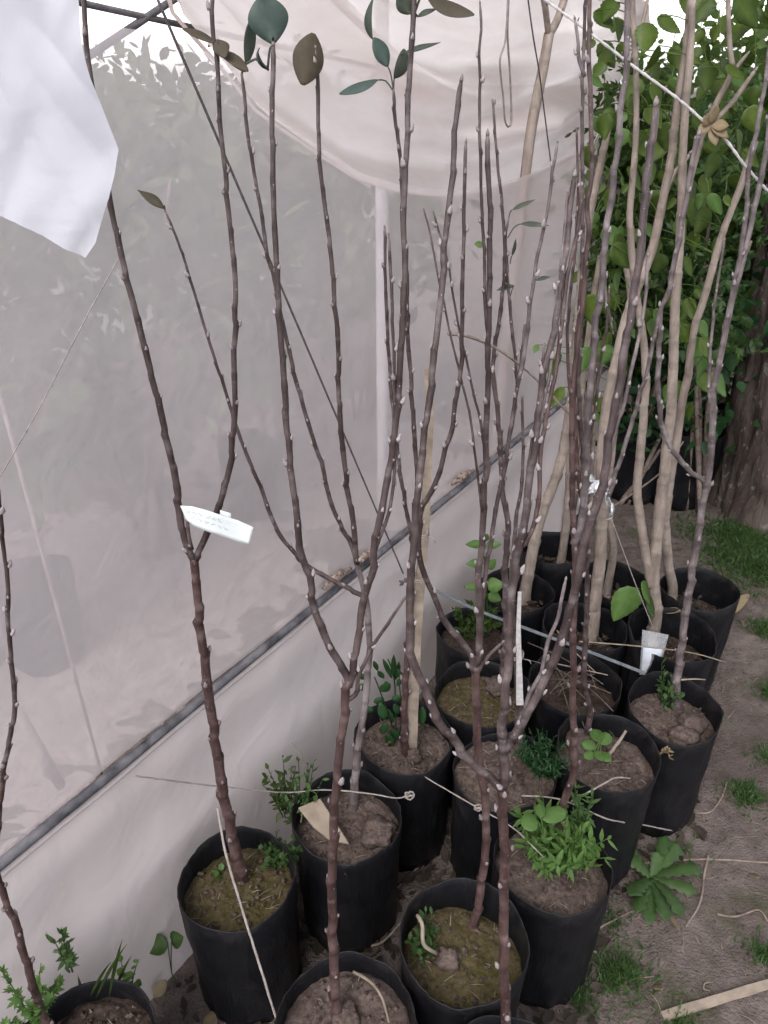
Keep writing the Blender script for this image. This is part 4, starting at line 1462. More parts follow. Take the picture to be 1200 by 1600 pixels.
# seedling by the wall, pot P
c = at_z(760, 975, 0.27)
t = thing('wall_seedling', c, 'bright green seedling with broad leaves in front of the pale wall', 'weed', 'weeds growing in the pots')
MB().tube(spline([at_y(762, 975, c.y), at_y(760, 920, c.y), at_y(756, 850, c.y)], 10), 0.002, 5).build('stem', M['leaf_weed'], t)
for (x0, y0, x1, y1, w) in ((752, 850, 726, 851, 13), (760, 852, 784, 850, 13), (752, 879, 727, 882, 14), (762, 888, 776, 872, 14), (750, 915, 724, 918, 13), (762, 916, 788, 912, 24), (764, 928, 782, 938, 18), (758, 845, 762, 832, 9)):
    leaf_on(t, x0, y0, c.y - 0.01, x1, y1, w, 'leaf_bright', 'heart', 0.3, (0, -1, 0.7), 0.2, at_y(758, y0 + 6, c.y), n=6)
bushy('ferny_weed', 'low grey-green ferny weed covering the pot by the wall', at_z(738, 990, 0.27), 0.07, 0.08, 26, 9, 0.018, 0.5, 'leaf_vine', seed=14, star=True)
# sprigs between pots A and B, and in A
bushy('creeping_weed', 'small clover-like weed along the right rim of the mossy pot', at_z(440, 1345, zs('A')), 0.045, 0.045, 22, 6, 0.014, 0.9, 'leaf_weed', kind='round', seed=16)
bushy('creeping_weed', 'single small-leaved sprout at the left in the mossy pot', at_z(345, 1370, zs('A')), 0.02, 0.008, 3, 4, 0.013, 0.8, 'leaf_bright', kind='round', seed=17)
c = at_z(478, 1280, 0.30)
bushy('wispy_weed', 'wispy sprig rising between the left pots against the wall', at_z(470, 1300, 0.22), 0.22, 0.07, 12, 10, 0.018, 0.4, 'leaf_weed', seed=18)
bushy('wispy_weed', 'wilted grey-green weed hanging between the two left pots', at_z(448, 1262, 0.24), 0.13, 0.06, 11, 9, 0.022, 0.4, 'leaf_vine', seed=19)
bushy('corner_weed', 'pale green weeds in the bottom left corner by the wall', at_w(50, 1585, 0.06), 0.08, 0.06, 14, 6, 0.017, 0.8, 'leaf_bright', kind='round', seed=20, group='weeds along the wall', star=True)
bushy('corner_weed', 'small-leaved weed at the rim of the bottom left pot', at_z(195, 1550, 0.22), 0.05, 0.05, 9, 5, 0.014, 0.8, 'leaf_bright', kind='round', seed=22, group='weeds along the wall')
bushy('corner_weed', 'thin-stalked weed with three-part leaf standing against the wall', at_w(108, 1510, 0.05), 0.12, 0.015, 3, 4, 0.026, 0.7, 'leaf_weed', kind='round', seed=23, group='weeds along the wall', star=True)
t = thing('broadleaf_weed', at_z(262, 1500, 0.05), 'two broad green leaves between left pot and wall', 'weed', 'weeds along the wall')
for (x0, y0, x1, y1, w) in ((262, 1472, 224, 1480, 30), (268, 1470, 290, 1462, 26), (276, 1540, 290, 1552, 16)):
    leaf_on(t, x0, y0, 0.86, x1, y1, w, 'leaf_weed', 'heart', 0.3, (0, -0.8, 0.8), 0.2, at_z(268, 1520, 0.05), n=6)
t = thing('grass_tuft', at_z(150, 1570, 0.25), 'spiky upright grass blades against the pale wall', 'grass', 'weeds along the wall')
for i, (x, y, tx, ty) in enumerate(((150, 1560, 200, 1440), (170, 1560, 192, 1432), (140, 1560, 175, 1478), (130, 1565, 122, 1510), (160, 1562, 215, 1500), (158, 1562, 168, 1500), (175, 1560, 206, 1466))):
    leaf_on(t, x, y, 0.66 + 0.01 * i, tx, ty, 5, 'leaf_vine', 'lance', 0.25, (0.3, -1, 0), 0.3, n=8, name='blade')
# dandelion rosette on the path
rs_d = random.Random(4)
c = at_z(1018, 1372, 0.012)
t = thing('dandelion', c, 'flat rosette of toothed dark green leaves on the bare path', 'weed')
for (x, y, w) in ((972, 1308, 0.026), (985, 1335, 0.028), (1040, 1308, 0.03), (1062, 1322, 0.03), (1096, 1344, 0.032), (1090, 1388, 0.026), (1068, 1410, 0.034), (1046, 1424, 0.03), (1018, 1424, 0.028), (985, 1394, 0.032), (995, 1412, 0.028), (1030, 1330, 0.028)):
    leaf_w(t, c, c.lerp(at_z(x, y, 0.05), rs_d.uniform(0.95, 1.25)), w * rs_d.uniform(1.3, 1.8), 'leaf_weed', 'tooth', -rs_d.uniform(0.1, 0.7), (rs_d.uniform(-0.3, 0.3), rs_d.uniform(-0.4, 0.1), 1), 0.25, n=11)

# ------------------------------------------------------------------ grass on the path (uncountable)
mb = MB()
rs = random.Random(77)
for (x, y, r, n, h) in ((1185, 890, 0.20, 900, 0.05), (1140, 835, 0.12, 400, 0.045), (1200, 1080, 0.08, 160, 0.03), (1198, 1180, 0.06, 120, 0.03), (1175, 850, 0.22, 900, 0.055), (1130, 870, 0.12, 300, 0.04), (1195, 985, 0.07, 260, 0.04), (1165, 1245, 0.055, 240, 0.04), (965, 1520, 0.085, 420, 0.035), (905, 1560, 0.06, 90, 0.04), (1195, 1495, 0.05, 120, 0.035), (1110, 1010, 0.10, 120, 0.02), (1065, 1330, 0.08, 60, 0.03), (1120, 1120, 0.03, 60, 0.02), (1080, 830, 0.2, 160, 0.04), (1150, 920, 0.18, 220, 0.025), (960, 1440, 0.05, 70, 0.03), (1060, 1600, 0.06, 100, 0.03)):
    c = at_z(x, y, 0)
    for i in range(int(n * 2.2)):
        a = rs.uniform(0, 6.28)
        rr = r * abs(rs.gauss(0, 0.5))
        px, py = c.x + rr * math.cos(a), c.y + rr * math.sin(a)
        l = h * rs.uniform(0.3, 1.0)
        add_leaf(mb, (px, py, ground_h(px, py) - 0.002), Vector((rs.uniform(-0.9, 0.9), rs.uniform(-0.9, 0.9), 1)), (rs.uniform(-1, 1), rs.uniform(-1, 1), 0.2), l, l * 0.12, kind='lance', curl=0.8, n=3)
tag(mb.build('grass', M['leaf_weed']), 'short grass and ground weeds growing in patches on the path', 'grass', kind='stuff')

# ------------------------------------------------------------------ litter: crumbs, chips and fine straw (uncountable)
mb = MB()
mb2 = MB()
for i in range(7000):
    x, y = rs.uniform(-0.45, 1.7), rs.uniform(0.45, 3.0)
    if WOFF - Vector((x, y, 0)).dot(WN) < 0.03:
        continue
    z = ground_h(x, y)
    s = rs.uniform(0.0015, 0.0045) * (2.2 if i % 23 == 0 else 1)
    a = rs.uniform(0, 6.28)
    vs = [Vector((x + s * rs.uniform(0.6, 1.3) * math.cos(a + k * 1.57), y + s * rs.uniform(0.6, 1.3) * math.sin(a + k * 1.57), z + rs.uniform(0, 0.003))) for k in range(4)] + [Vector((x, y, z + s * 0.6))]
    mb.add(vs, [(0, 1, 4), (1, 2, 4), (2, 3, 4), (3, 0, 4)], rs.random())
for i in range(900):
    x, y = rs.uniform(-0.45, 1.6), rs.uniform(0.45, 2.8)
    if WOFF - Vector((x, y, 0)).dot(WN) < 0.05:
        continue
    z = ground_h(x, y) + 0.002
    a, l = rs.uniform(0, 6.28), rs.uniform(0.012, 0.055)
    d = Vector((math.cos(a), math.sin(a), 0)) * l
    p = Vector((x, y, z))
    mb2.tube(spline([p, p + d * 0.5 + Vector((rs.uniform(-1, 1), rs.uniform(-1, 1), 0)) * l * 0.15 + Vector((0, 0, rs.uniform(0, 0.004))), p + d], 4), rs.uniform(0.0004, 0.0011), 4)
for k in SAP:                                       # and on the soil of each pot
    s_ = SAP[k]
    for i in range(130):
        a, rr = rs.uniform(0, 6.28), PR * 0.85 * math.sqrt(rs.random())
        p = Vector((s_['c'].x + rr * math.cos(a), s_['c'].y + rr * math.sin(a), s_['soil_z'] + 0.009))
        a, l = rs.uniform(0, 6.28), rs.uniform(0.006, 0.03)
        d = Vector((math.cos(a), math.sin(a), 0)) * l
        if i % 5 == 0:
            mb2.tube([p, p + d * 0.5 + Vector((0, 0, 0.002)), p + d], rs.uniform(0.0003, 0.0008), 4)
        else:
            s = rs.uniform(0.0015, 0.006)
            vs = [p + Vector((s * rs.uniform(0.6, 1.3) * math.cos(a + q * 1.57), s * rs.uniform(0.6, 1.3) * math.sin(a + q * 1.57), -0.004)) for q in range(4)] + [p + Vector((0, 0, s * 0.4))]
            mb.add(vs, [(0, 1, 4), (1, 2, 4), (2, 3, 4), (3, 0, 4)], rs.random())
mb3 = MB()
for i in range(4500):                               # dark leaves added between the pots to stand for contact shade
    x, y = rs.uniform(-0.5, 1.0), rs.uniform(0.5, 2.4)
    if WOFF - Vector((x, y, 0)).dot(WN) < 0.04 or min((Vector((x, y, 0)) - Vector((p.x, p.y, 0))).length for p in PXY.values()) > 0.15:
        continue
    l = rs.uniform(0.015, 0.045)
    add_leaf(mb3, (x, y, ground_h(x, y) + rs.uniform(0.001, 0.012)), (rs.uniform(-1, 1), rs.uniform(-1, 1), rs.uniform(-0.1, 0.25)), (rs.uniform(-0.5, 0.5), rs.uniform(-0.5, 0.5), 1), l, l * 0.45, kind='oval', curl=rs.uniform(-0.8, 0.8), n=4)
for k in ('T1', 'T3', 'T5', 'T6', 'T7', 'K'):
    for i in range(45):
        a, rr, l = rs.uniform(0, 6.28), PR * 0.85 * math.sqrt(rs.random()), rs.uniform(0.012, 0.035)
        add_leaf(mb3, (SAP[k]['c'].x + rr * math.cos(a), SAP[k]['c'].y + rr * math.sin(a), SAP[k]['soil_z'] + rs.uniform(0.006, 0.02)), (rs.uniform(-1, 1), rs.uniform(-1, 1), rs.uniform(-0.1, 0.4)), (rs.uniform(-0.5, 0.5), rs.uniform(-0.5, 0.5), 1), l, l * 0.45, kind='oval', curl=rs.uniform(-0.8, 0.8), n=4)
tag(mb3.build('litter_and_gap_shade', M['leaf_litter_shade']), 'dark leaves standing in for shade between the pots, and leaf debris on the back pots', 'litter', kind='stuff')
tag(mb.build('soil_crumb', M['soil'], smooth=False), 'crumbs of earth and chips scattered over ground and pots', 'litter', kind='stuff')
tag(mb2.build('straw_litter', M['straw']), 'fine straw and root bits scattered over ground and pots', 'litter', kind='stuff')

# ================================================================== SINGLE SMALL THINGS
def stick(name, label, specs, r, mat='twig', cat='twig', group=None, wob=0.3, taper=0.7, n=24, seg=6):
    pts = spline([spec(q) for q in specs], n)
    pts = [p + Vector((noise.noise(p * 40), noise.noise(p * 40 + Vector((5, 5, 5))), 0)) * r * wob for p in pts]
    ob = MB().tube(pts, [r * (1 - (1 - taper) * i / (n - 1)) for i in range(n)], seg, wob=wob).build(name, M[mat])
    return tag(ob, label, cat, group)


g = 0.006
pa, pb = at_z(1035, 1588, 0.012), at_z(1215, 1533, 0.014)
dv = (pb - pa).normalized()
mb = MB()
vs, fs = [], []
for i in range(21):
    p = pa.lerp(pb, i / 20)
    sd = Vector((-dv.y, dv.x, 0)) * (0.0085 + 0.0012 * noise.noise(p * 40))
    up = Vector((0, 0, 0.003))
    vs += [p - sd - up, p + sd - up, p + sd * 0.94 + up, p - sd * 0.94 + up]
for i in range(20):
    for k in range(4):
        fs.append((i * 4 + k, i * 4 + (k + 1) % 4, i * 4 + 4 + (k + 1) % 4, i * 4 + 4 + k))
fs += [(3, 2, 1, 0), (80, 81, 82, 83)]
mb.add(vs, fs)
tag(mb.build('wood_lath', M['lath'], smooth=False), 'flat pale wooden lath lying at the bottom right', 'lath')
TW = 'dead twigs lying around the pots'
for lab, sp, r, m in (
    ('curved pale root lying across the path right of the rosette', [('z', 1107, 1335, g), ('z', 1100, 1370, g), ('z', 1094, 1410, g), ('z', 1072, 1448, g)], 0.003, 'twig'),
    ('long dead twig running right from the dandelion leaves', [('z', 990, 1352, g), ('z', 1040, 1345, g), ('z', 1120, 1343, g), ('z', 1200, 1348, g)], 0.003, 'twig'),
    ('bent twig on the bare earth at the right edge', [('z', 1120, 1428, g), ('z', 1150, 1432, g), ('z', 1185, 1422, g), ('z', 1200, 1440, g)], 0.0028, 'twig'),
    ('thin twig leaning toward the path from the corner pot', [('z', 1085, 1270, g), ('z', 1110, 1268, g), ('z', 1128, 1245, g), ('z', 1136, 1222, g)], 0.0026, 'twig'),
    ('short twig pointing at the dandelion from below', [('z', 935, 1450, g), ('z', 970, 1432, g), ('z', 1002, 1417, g)], 0.0026, 'twig'),
    ('pale curled bark strip beside the weedy pot', [('z', 898, 1515, g), ('z', 905, 1495, g), ('z', 918, 1486, g), ('z', 932, 1488, g)], 0.004, 'straw'),
    ('small ring of dried root near the wooden lath', [('z', 1110, 1548, g), ('z', 1100, 1545, g), ('z', 1102, 1536, g), ('z', 1116, 1534, g)], 0.002, 'twig'),
    ('dead twig on the dark earth between two mossy pots', [('z', 620, 1388, g), ('z', 660, 1350, g), ('z', 712, 1315, g)], 0.003, 'twig'),
    ('twig across the shadow below the cardboard pot', [('z', 575, 1480, g), ('z', 600, 1470, 0.03), ('z', 628, 1440, 0.03)], 0.0028, 'twig'),
    ('pale twig lying on the pot soil beside the seedling', [('z', 950, 1182, 0.31), ('z', 962, 1165, 0.325), ('z', 978, 1142, 0.34)], 0.0042, 'straw'),
    ('bleached root curling on the soil of the front pot', [('z', 552, 1518, 0.30), ('z', 580, 1535, 0.305), ('z', 597, 1560, 0.305), ('z', 608, 1598, 0.30)], 0.0026, 'straw'),
    ('thin twig rising across the wall behind the left pot', [('z', 470, 1285, 0.30), ('w', 480, 1220, 0.12), ('w', 470, 1180, 0.10), ('w', 455, 1160, 0.08)], 0.0014, 'twig'),
    ('long dry twig reaching over the pouch toward the path', [('z', 905, 1002, 0.42), ('z', 1000, 1010, 0.40), ('z', 1080, 1020, 0.36), ('z', 1135, 1035, 0.30)], 0.0018, 'straw'),
    ('short bleached twig beside the rightmost trunk', [('z', 1064, 1062, 0.38), ('z', 1085, 1061, 0.38), ('z', 1102, 1062, 0.37)], 0.002, 'straw'),
    ('dry twig crossing above the twig-filled pot', [('z', 860, 1035, 0.36), ('z', 905, 1045, 0.37), ('z', 950, 1055, 0.36)], 0.002, 'twig'),
    ('second dry twig crossing the twig-filled pot steeply', [('z', 870, 985, 0.37), ('z', 900, 1020, 0.36), ('z', 930, 1050, 0.35)], 0.002, 'twig'),
    ('thin dead stem slanting through the upright saplings', [('y', 700, 522, 1.25), ('y', 732, 526, 1.27), ('y', 780, 547, 1.3), ('y', 832, 587, 1.33), ('y', 888, 646, 1.36), ('y', 908, 667, 1.37)], 0.0028, 'twig'),
    ('dead stick crossing the far black pot', [('y', 905, 820, 1.9), ('y', 960, 790, 1.9), ('y', 1030, 740, 1.9), ('y', 1068, 690, 1.9)], 0.003, 'twig'),
):
    stick('dead_twig', lab, sp, r, m, 'twig', TW)
# twigs heaped in pots
c = Vector((PXY['Q'].x, PXY['Q'].y, 0.28))
t = thing('twig_heap', c, 'tangle of dry twigs filling the pot behind the middle sapling', 'twigs')
for i in range(13):
    a = rs.uniform(0, 3.14)
    d = Vector((math.cos(a), math.sin(a), rs.uniform(-0.12, 0.12))) * rs.uniform(0.05, 0.11)
    p = c + Vector((rs.uniform(-0.05, 0.05), rs.uniform(-0.05, 0.05), 0.01 + 0.06 * rs.random()))
    MB().tube(spline([p - d, p + Vector((0, 0, 0.012)), p + d], 6), 0.0012, 5).build('twig', M['twig_dark'], t)

# dry leaves
DL = 'dry leaves lying about'
for lab, x0, y0, x1, y1, w, z in (
    ('large tan dry leaf propped on the pot edge by the path', 1116, 968, 1162, 938, 0.046, 0.03),
    ('curled yellow-brown leaf on the soil below the tan trunk', 1036, 955, 1066, 962, 0.03, 0.30),
    ('small yellowed leaf on the bare earth near the lath', 1022, 1540, 1036, 1552, 0.022, 0.012),
    ('pinkish dry leaf flake right of the far pots', 1150, 965, 1158, 978, 0.018, 0.01),
    ('crumpled grey leaf on the path right of the rosette', 1170, 1365, 1186, 1378, 0.02, 0.012),
    ('dry leaf stuck upright beside the dandelion', 1048, 1428, 1056, 1462, 0.016, 0.014),
    ('brown dry leaf beside the lower left pot', 240, 1558, 262, 1530, 0.026, 0.03),
    ('mossy round leaf lying at the bottom left', 318, 1592, 345, 1600, 0.03, 0.02),
):
    mb = MB()
    a, b = at_z(x0, y0, z), at_z(x1, y1, z + 0.012)
    vs, fs = leaf_pts(a, b - a, (0.2, -0.4, 1), (b - a).length, w, 'oval', 0.5, 0.45, 8)
    mb.add(vs, fs, rs.random())
    ob = mb.build('dry_leaf', M['dry_leaf'])
    ob.modifiers.new('thickness', 'SOLIDIFY').thickness = 0.0008
    tag(ob, lab, 'dry leaf', DL)

# cardboard scrap in pot B
mb = MB()
q = [at_z(466, 1262, 0.345), at_z(500, 1248, 0.355), at_z(520, 1275, 0.325), at_z(545, 1318, 0.315), at_z(515, 1312, 0.325), at_z(488, 1290, 0.34)]
mb.add(q + [p - Vector((0, 0, 0.003)) for p in q], [(0, 1, 2, 3, 4, 5), (11, 10, 9, 8, 7, 6)] + [(i, 6 + i, 6 + (i + 1) % 6, (i + 1) % 6) for i in range(6)])
tag(mb.build('cardboard_scrap', M['card'], smooth=False), 'torn tan cardboard scrap tucked inside the pot rim', 'cardboard')
# pale clods in pots
CL = 'lumps of earth lying on pot soil'
for lab, x, y, z, sx in (('rounded pale clod beside the rightmost trunk', 1082, 1130, 0.305, 0.030), ('broad flat clod in front of the rightmost trunk', 1068, 1150, 0.295, 0.032), ('pale clod at the front of the cardboard pot', 590, 1300, 0.285, 0.034), ('large pale clod around the foot of the thin sapling', 915, 1165, 0.29, 0.045), ('small clod at the foot of the slender sapling', 648, 1182, 0.29, 0.018), ('dark clod in the middle of the mossy front pot', 702, 1500, 0.272, 0.024), ('knobbly clod at the front sapling foot', 540, 1588, 0.28, 0.022), ('grey lump at the root collar of the grafted sapling', 775, 1072, 0.29, 0.03)):
    c = at_z(x, y, z)
    mb = MB()

    def cl(u, v):
        a, b = 2 * math.pi * u, math.pi * v
        d = Vector((math.sin(b) * math.cos(a), math.sin(b) * math.sin(a), math.cos(b)))
        r = sx * (1 + 0.45 * noise.noise(d * 1.6 + c * 30) + 0.15 * noise.noise(d * 5 + c * 30))
        return c + Vector((d.x * r, d.y * r, d.z * r * 0.62))
    tag(mb.grid(cl, 24, 14).build('earth_clod', M['soil']), lab, 'clod', CL)

# ------------------------------------------------------------------ cords, twine, strap
stick('tie_cord', 'dark cord stretched diagonally down the film wall', [('w', 236, -25, 0.03), ('w', 440, 450, 0.035), ('w', 630, 896, 0.05)], 0.0019, 'cord_dark', 'cord', wob=0.1, taper=1, n=40)
c = at_w(631, 908, 0.05)
mb = MB()
for i in range(5):
    a = i * 1.25
    d = Vector((math.cos(a), 0.3 * math.sin(a), math.sin(a * 1.7))) * 0.011
    mb.tube(spline([c - d, c + Vector((0, -0.006, 0.003)), c + d + Vector((0, 0, -0.004))], 6), 0.0024, 5)
tag(mb.build('cord_knot', M['cord_dark']), 'frayed dark knot at the lower end of the diagonal cord', 'knot')
stick('tie_cord', 'faint pale line slanting down the film at left', [('w', 190, 395, 0.012), ('w', 130, 505, 0.012), ('w', 60, 640, 0.012), ('w', -10, 762, 0.012)], 0.0008, 'twine', 'cord', wob=0.1, taper=1)
stick('tie_cord', 'looped cord hanging against the beige film', [('w', 795, -30, 0.06), ('w', 790, 60, 0.06), ('w', 781, 95, 0.06), ('w', 786, 150, 0.06), ('w', 789, 188, 0.06), ('w', 795, 198, 0.06), ('w', 799, 185, 0.06), ('w', 797, 120, 0.06), ('w', 793, 50, 0.06), ('w', 796, -30, 0.06)], 0.0022, 'twine', 'cord', wob=0.1, taper=1, n=60)
stick('tie_cord', 'thin cord hanging beside the forked pole', [('w', 822, -25, 0.08), ('w', 832, 50, 0.08), ('w', 842, 110, 0.08), ('w', 850, 170, 0.08), ('w', 861, 258, 0.08)], 0.0018, 'cord_dark', 'cord', wob=0.1, taper=1)
# white rope with dark snags
pts = spline([spec(q) for q in (('y', 835, -12, 1.5), ('y', 900, 35, 1.48), ('y', 985, 100, 1.46), ('y', 1060, 155, 1.44), ('y', 1100, 190, 1.43), ('y', 1135, 220, 1.42), ('y', 1165, 260, 1.41), ('y', 1215, 315, 1.40))], 90)
t = thing('snagged_rope', pts[45], 'pale rope with dark snags strung across the top right saplings', 'rope')
MB().tube(pts, [0.0026 * (1 + 0.18 * math.sin(i * 1.9)) for i in range(90)], 6).build('rope', M['rope_white'], t)
for i in range(4, 88, 5):
    p = pts[i]
    for s in (1, -1):
        d = Vector((rs.uniform(-0.3, 0.3), -0.3, s * 1.0)).normalized()
        MB().tube([p, p + d * rs.uniform(0.006, 0.009)], [0.0016, 0.0007], 4).build('snag', M['cord_dark'], t)
c = at_y(1110, 193, 1.425)
t = thing('dry_leaf_bundle', c, 'dried tan leaf caught on the pale rope', 'dry leaf')
for i, (dx, dy) in enumerate(((-22, 14), (6, -34), (26, 4), (4, 34), (-14, -14), (22, 24))):
    leaf_on(t, 1110, 195, 1.42, 1110 + dx, 195 + dy, 17, 'dry_leaf', 'oval', 0.5, (dx * 0.02, -1, 0.3), 0.4, n=5)
# twine tied round pot rims
TWN = 'twine tied around the pots'
stick('pot_twine', 'frayed twine stretched from the wall to the cardboard pot', [('w', 208, 1212, 0.03), ('w', 300, 1224, 0.06), ('z', 440, 1238, 0.36), ('z', 505, 1234, 0.36), ('z', 570, 1239, 0.355), ('z', 622, 1247, 0.345), ('z', 640, 1240, 0.342)], 0.0014, 'twine', 'twine', TWN, 0.5, 1, 60)
stick('pot_twine', 'twine running past two front trunks to the weedy pot', [('z', 664, 1214, 0.335), ('z', 708, 1240, 0.34), ('z', 748, 1263, 0.35), ('z', 798, 1291, 0.36), ('z', 832, 1322, 0.36), ('z', 850, 1340, 0.34)], 0.0014, 'twine', 'twine', TWN, 0.4, 1, 50)
stick('pot_twine', 'rough twine looping behind the weedy pot to the right', [('z', 815, 1243, 0.335), ('z', 860, 1246, 0.34), ('z', 900, 1258, 0.345), ('z', 950, 1280, 0.30), ('z', 1000, 1288, 0.16), ('z', 1050, 1298, 0.03)], 0.0018, 'twine', 'twine', TWN, 0.5, 1, 50)
stick('pot_twine', 'rough twine slanting up between the two right pots', [('z', 892, 1252, 0.34), ('z', 930, 1232, 0.34), ('z', 960, 1216, 0.335), ('z', 985, 1216, 0.32)], 0.0018, 'twine', 'twine', TWN, 0.5, 1, 30)
stick('pot_twine', 'pale string hanging down in front of the left mossy pot', [('y', 340, 1262, 0.83), ('y', 352, 1330, 0.80), ('y', 372, 1400, 0.765), ('y', 400, 1490, 0.715), ('y', 436, 1604, 0.66)], 0.0021, 'twine', 'twine', TWN, 0.3, 1, 40)
for i, (x, y, z, r) in enumerate(((640, 1243, 0.342, 0.009), (747, 1262, 0.35, 0.007))):
    c = at_z(x, y, z)
    mb = MB()
    mb.tube([c + Vector((math.cos(a * 0.7) * r, math.sin(a * 0.7) * r * 0.6, math.sin(a * 1.1) * r * 0.7)) for a in range(19)], 0.002, 5)
    tag(mb.build('twine_knot', M['twine']), ('knotted twine end at the rim of the cardboard pot', 'small white knot on the front trunk')[i], 'knot')
# ties around trunks
for lab, x, y, Y, r in (('twine loop binding trunk to wooden stake', 657, 837, SAP['D']['y0'], 0.014), ('frayed twine binding stem and stake lower down', 652, 906, SAP['D']['y0'], 0.015), ('thin wire tie around the white stake', 805, 1026, SAP['H']['y0'], 0.016)):
    c = at_y(x, y, Y)
    mb = MB()
    mb.tube([c + Vector((math.cos(a * 0.5) * r, math.sin(a * 0.5) * r, 0.0015 * math.sin(a) + 0.0004 * a)) for a in range(27)], 0.0014, 5)
    mb.tube(spline([c + Vector((r, -r * 0.5, 0)), c + Vector((r * 1.6, -r, 0.004)), c + Vector((r * 1.9, -r, -0.006))], 6), 0.0012, 4)
    tag(mb.build('twine_tie', M['twine']), lab, 'twine', 'ties on the trunks')
# grey strap
pts = spline([spec(q) for q in (('z', 676, 920, 0.50), ('z', 745, 953, 0.46), ('z', 830, 985, 0.42), ('z', 925, 1020, 0.39), ('z', 1008, 1052, 0.36))], 40)
mb = MB()
vs, fs = [], []
for p in pts:
    vs += [p + Vector((0, 0.003, 0.003)), p + Vector((0, -0.003, -0.002)), p + Vector((0, -0.0027, -0.0032)), p + Vector((0, 0.0033, 0.0018))]
for i in range(39):
    for k in range(4):
        fs.append((i * 4 + k, i * 4 + (k + 1) % 4, i * 4 + 4 + (k + 1) % 4, i * 4 + 4 + k))
mb.add(vs, fs)
tag(mb.build('grey_strap', M['strap'], smooth=False), 'grey plastic strap pulled across the middle pots', 'strap')

# ------------------------------------------------------------------ stakes
yD = SAP['D']['y0'] - 0.012


def stake(name, label, px, w0, w1, Y, mat, cat='stake'):
    pts = [at_y(x, y, Y) for x, y in px]
    pts = spline(pts, 20)
    mb = MB()
    vs, fs = [], []
    n = len(pts)
    for i, p in enumerate(pts):
        w = (w0 + (w1 - w0) * i / (n - 1)) * depth(p) / FPX / 2
        w *= 1 + 0.10 * noise.noise(p * 25)
        vs += [p + Vector((-w, -w * 0.5, 0)), p + Vector((w, -w * 0.5, 0)), p + Vector((w, w * 0.5, 0)), p + Vector((-w, w * 0.5, 0))]
    for i in range(n - 1):
        for k in range(4):
            fs.append((i * 4 + k, i * 4 + (k + 1) % 4, i * 4 + 4 + (k + 1) % 4, i * 4 + 4 + k))
    fs += [(3, 2, 1, 0), tuple(4 * (n - 1) + k for k in range(4))]
    mb.add(vs, fs)
    return tag(mb.build(name, M[mat], smooth=False), label, cat)


stake('wooden_stake', 'split bare wooden stake tied behind the middle stems', [(641, 1185), (647, 1052), (652, 962), (657, 905), (664, 825), (667, 750), (669, 708), (672, 640), (668, 575)], 19, 12, SAP['D']['y0'] + 0.012, 'lath')
stake('white_stake', 'slim white stake tied to the grafted trunk', [(812, 1100), (811, 1040), (810, 985), (812, 925)], 11, 5, SAP['H']['y0'] - 0.02, 'rope_white')
# forked pole standing inside, veiled by the film below
sp = at_w(838, 160, -0.03)
t = thing('forked_pole', (sp.x, sp.y, 0), 'forked tan pole in front of the beige film', 'pole')
MB().tube(spline([at_w(x, y, -0.022) for x, y in ((770, 760), (782, 620), (796, 480), (810, 380), (820, 280), (832, 190), (848, 110), (858, 52))], 40), [0.0175 - 0.00012 * i for i in range(40)], 10, wob=0.08).build('shaft', M['bark_tan'], t)
MB().tube(spline([at_w(x, y, -0.022) for x, y in ((858, 55), (872, 28), (884, -10), (890, -40))], 12), 0.010, 8).build('prong', M['bark_tan'], t)
MB().tube(spline([at_w(x, y, -0.022) for x, y in ((857, 55), (853, 20), (847, -20), (845, -40))], 12), 0.008, 8).build('prong', M['bark_tan'], t)

# ------------------------------------------------------------------ paper label, pouch, ribbon
yA = SAP['A']['y0']


def strip(u, v):
    top = [(282, 790), (300, 791), (326, 798), (346, 805), (372, 813), (396, 824)]
    bot = [(291, 812), (303, 822), (326, 831), (348, 838), (370, 846), (389, 851)]
    k = min(4, int(u * 5))
    f = u * 5 - k
    a = Vector(top[k]).lerp(Vector(top[k + 1]), f)
    b = Vector(bot[k]).lerp(Vector(bot[k + 1]), f)
    p = a.lerp(b, v)
    return at_y(p.x, p.y, yA - 0.016 - 0.006 * math.sin(u * 5))


t = thing('paper_label', strip(0.5, 0.5), 'white paper label wrapped around the forked left stems', 'label')
ob = MB().grid(strip, 30, 6).build('strip', M['paper'], t)
ob.modifiers.new('thickness', 'SOLIDIFY').thickness = 0.0006
ob = MB().grid(lambda u, v: at_y(344 + 17 * u, 803 + 5 * u + 9 * v - 6, yA - 0.012), 4, 3).build('tab', M['paper'], t)
ob.modifiers.new('thickness', 'SOLIDIFY').thickness = 0.0006
mb = MB()
for row, (u0, u1) in enumerate(((0.10, 0.62), (0.16, 0.70))):
    pts = []
    for i in range(60):
        u = u0 + (u1 - u0) * i / 59
        v = 0.30 + 0.26 * row + 0.05 * math.sin(i * 1.7) + 0.04 * math.sin(i * 0.83 + row)
        pts.append(strip(u, v) + Vector((0, -0.0009, 0)))
    for a in range(0, 60, 10):
        mb.tube(pts[a:a + 8], 0.00022, 3)
ink = mb.build('handwriting', M['ink'], t)
ink['kind'] = 'stuff'

yS = 1.50


def pq(x, y, dy=0.0):
    return at_y(x, y, yS + dy)


t = thing('clear_pouch', pq(1020, 1020), 'small clear pouch half full of pale powder hanging on a string', 'pouch')


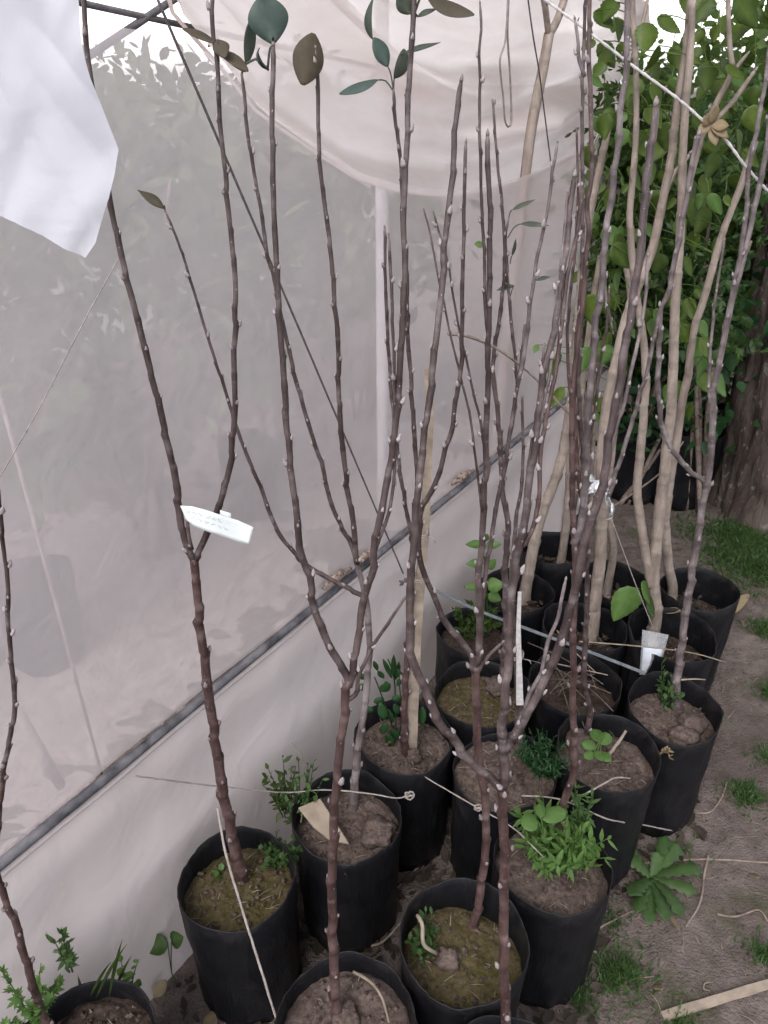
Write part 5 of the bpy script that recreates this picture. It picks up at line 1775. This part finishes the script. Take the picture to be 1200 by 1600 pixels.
def pouch(side):
    def f(u, v):
        l = Vector((1004, 984)).lerp(Vector((999, 1054)), v)
        r = Vector((1045, 992)).lerp(Vector((1027, 1058)), v)
        p = l.lerp(r, u)
        bul = 0.012 * math.sin(math.pi * u) * math.sin(math.pi * min(1, v * 0.95 + 0.02))
        return pq(p.x, p.y, -side * bul)
    return f


MB().grid(pouch(1), 10, 14).build('front_sheet', M['pouch'], t)
MB().grid(pouch(-1), 10, 14).build('back_sheet', M['pouch'], t)


def powder(u, v):
    a = 2 * math.pi * u
    vv = 0.34 + 0.6 * v
    l = Vector((1004, 984)).lerp(Vector((999, 1054)), vv)
    r = Vector((1045, 992)).lerp(Vector((1027, 1058)), vv)
    cc = l.lerp(r, 0.5)
    hw = (r - l).length * 0.42
    return pq(cc.x + hw * math.cos(a), cc.y + hw * math.cos(a) * 0.1, -0.008 * math.sin(a) * math.sin(math.pi * min(1, 0.12 + v * 0.85)))


mb = MB().grid(powder, 20, 10)
mb.add([powder(k / 20, 0) for k in range(20)], [tuple(range(20))])
mb.build('powder', M['powder'], t)
MB().tube(spline([pq(1024, 990), pq(1010, 955), pq(990, 905), pq(968, 845), pq(955, 810)], 14), 0.0012, 5).build('string', M['twine'], t)
t = thing('silver_ribbon', at_y(940, 780, 1.75), 'crumpled silver-white ribbon tangled among the tan stems', 'ribbon')
for i, pp in enumerate(([(905, 785), (922, 770), (935, 760), (950, 768)], [(908, 775), (925, 762), (945, 748)], [(938, 760), (950, 780), (958, 805), (948, 812)], [(915, 745), (930, 752), (945, 770), (955, 800)])):
    pts = spline([at_y(x, y, 1.55 + 0.01 * i) for x, y in pp], 12)
    mb = MB()
    vs, fs = [], []
    for k, p in enumerate(pts):
        w = Vector((0.004 * math.sin(k), 0.004, 0.008 * math.cos(k * 0.9) + 0.003))
        vs += [p - w, p + w]
    for k in range(11):
        fs.append((2 * k, 2 * k + 1, 2 * k + 3, 2 * k + 2))
    mb.add(vs, fs)
    o2 = mb.build('strand', M['foil'], t)
    o2.modifiers.new('thickness', 'SOLIDIFY').thickness = 0.0006
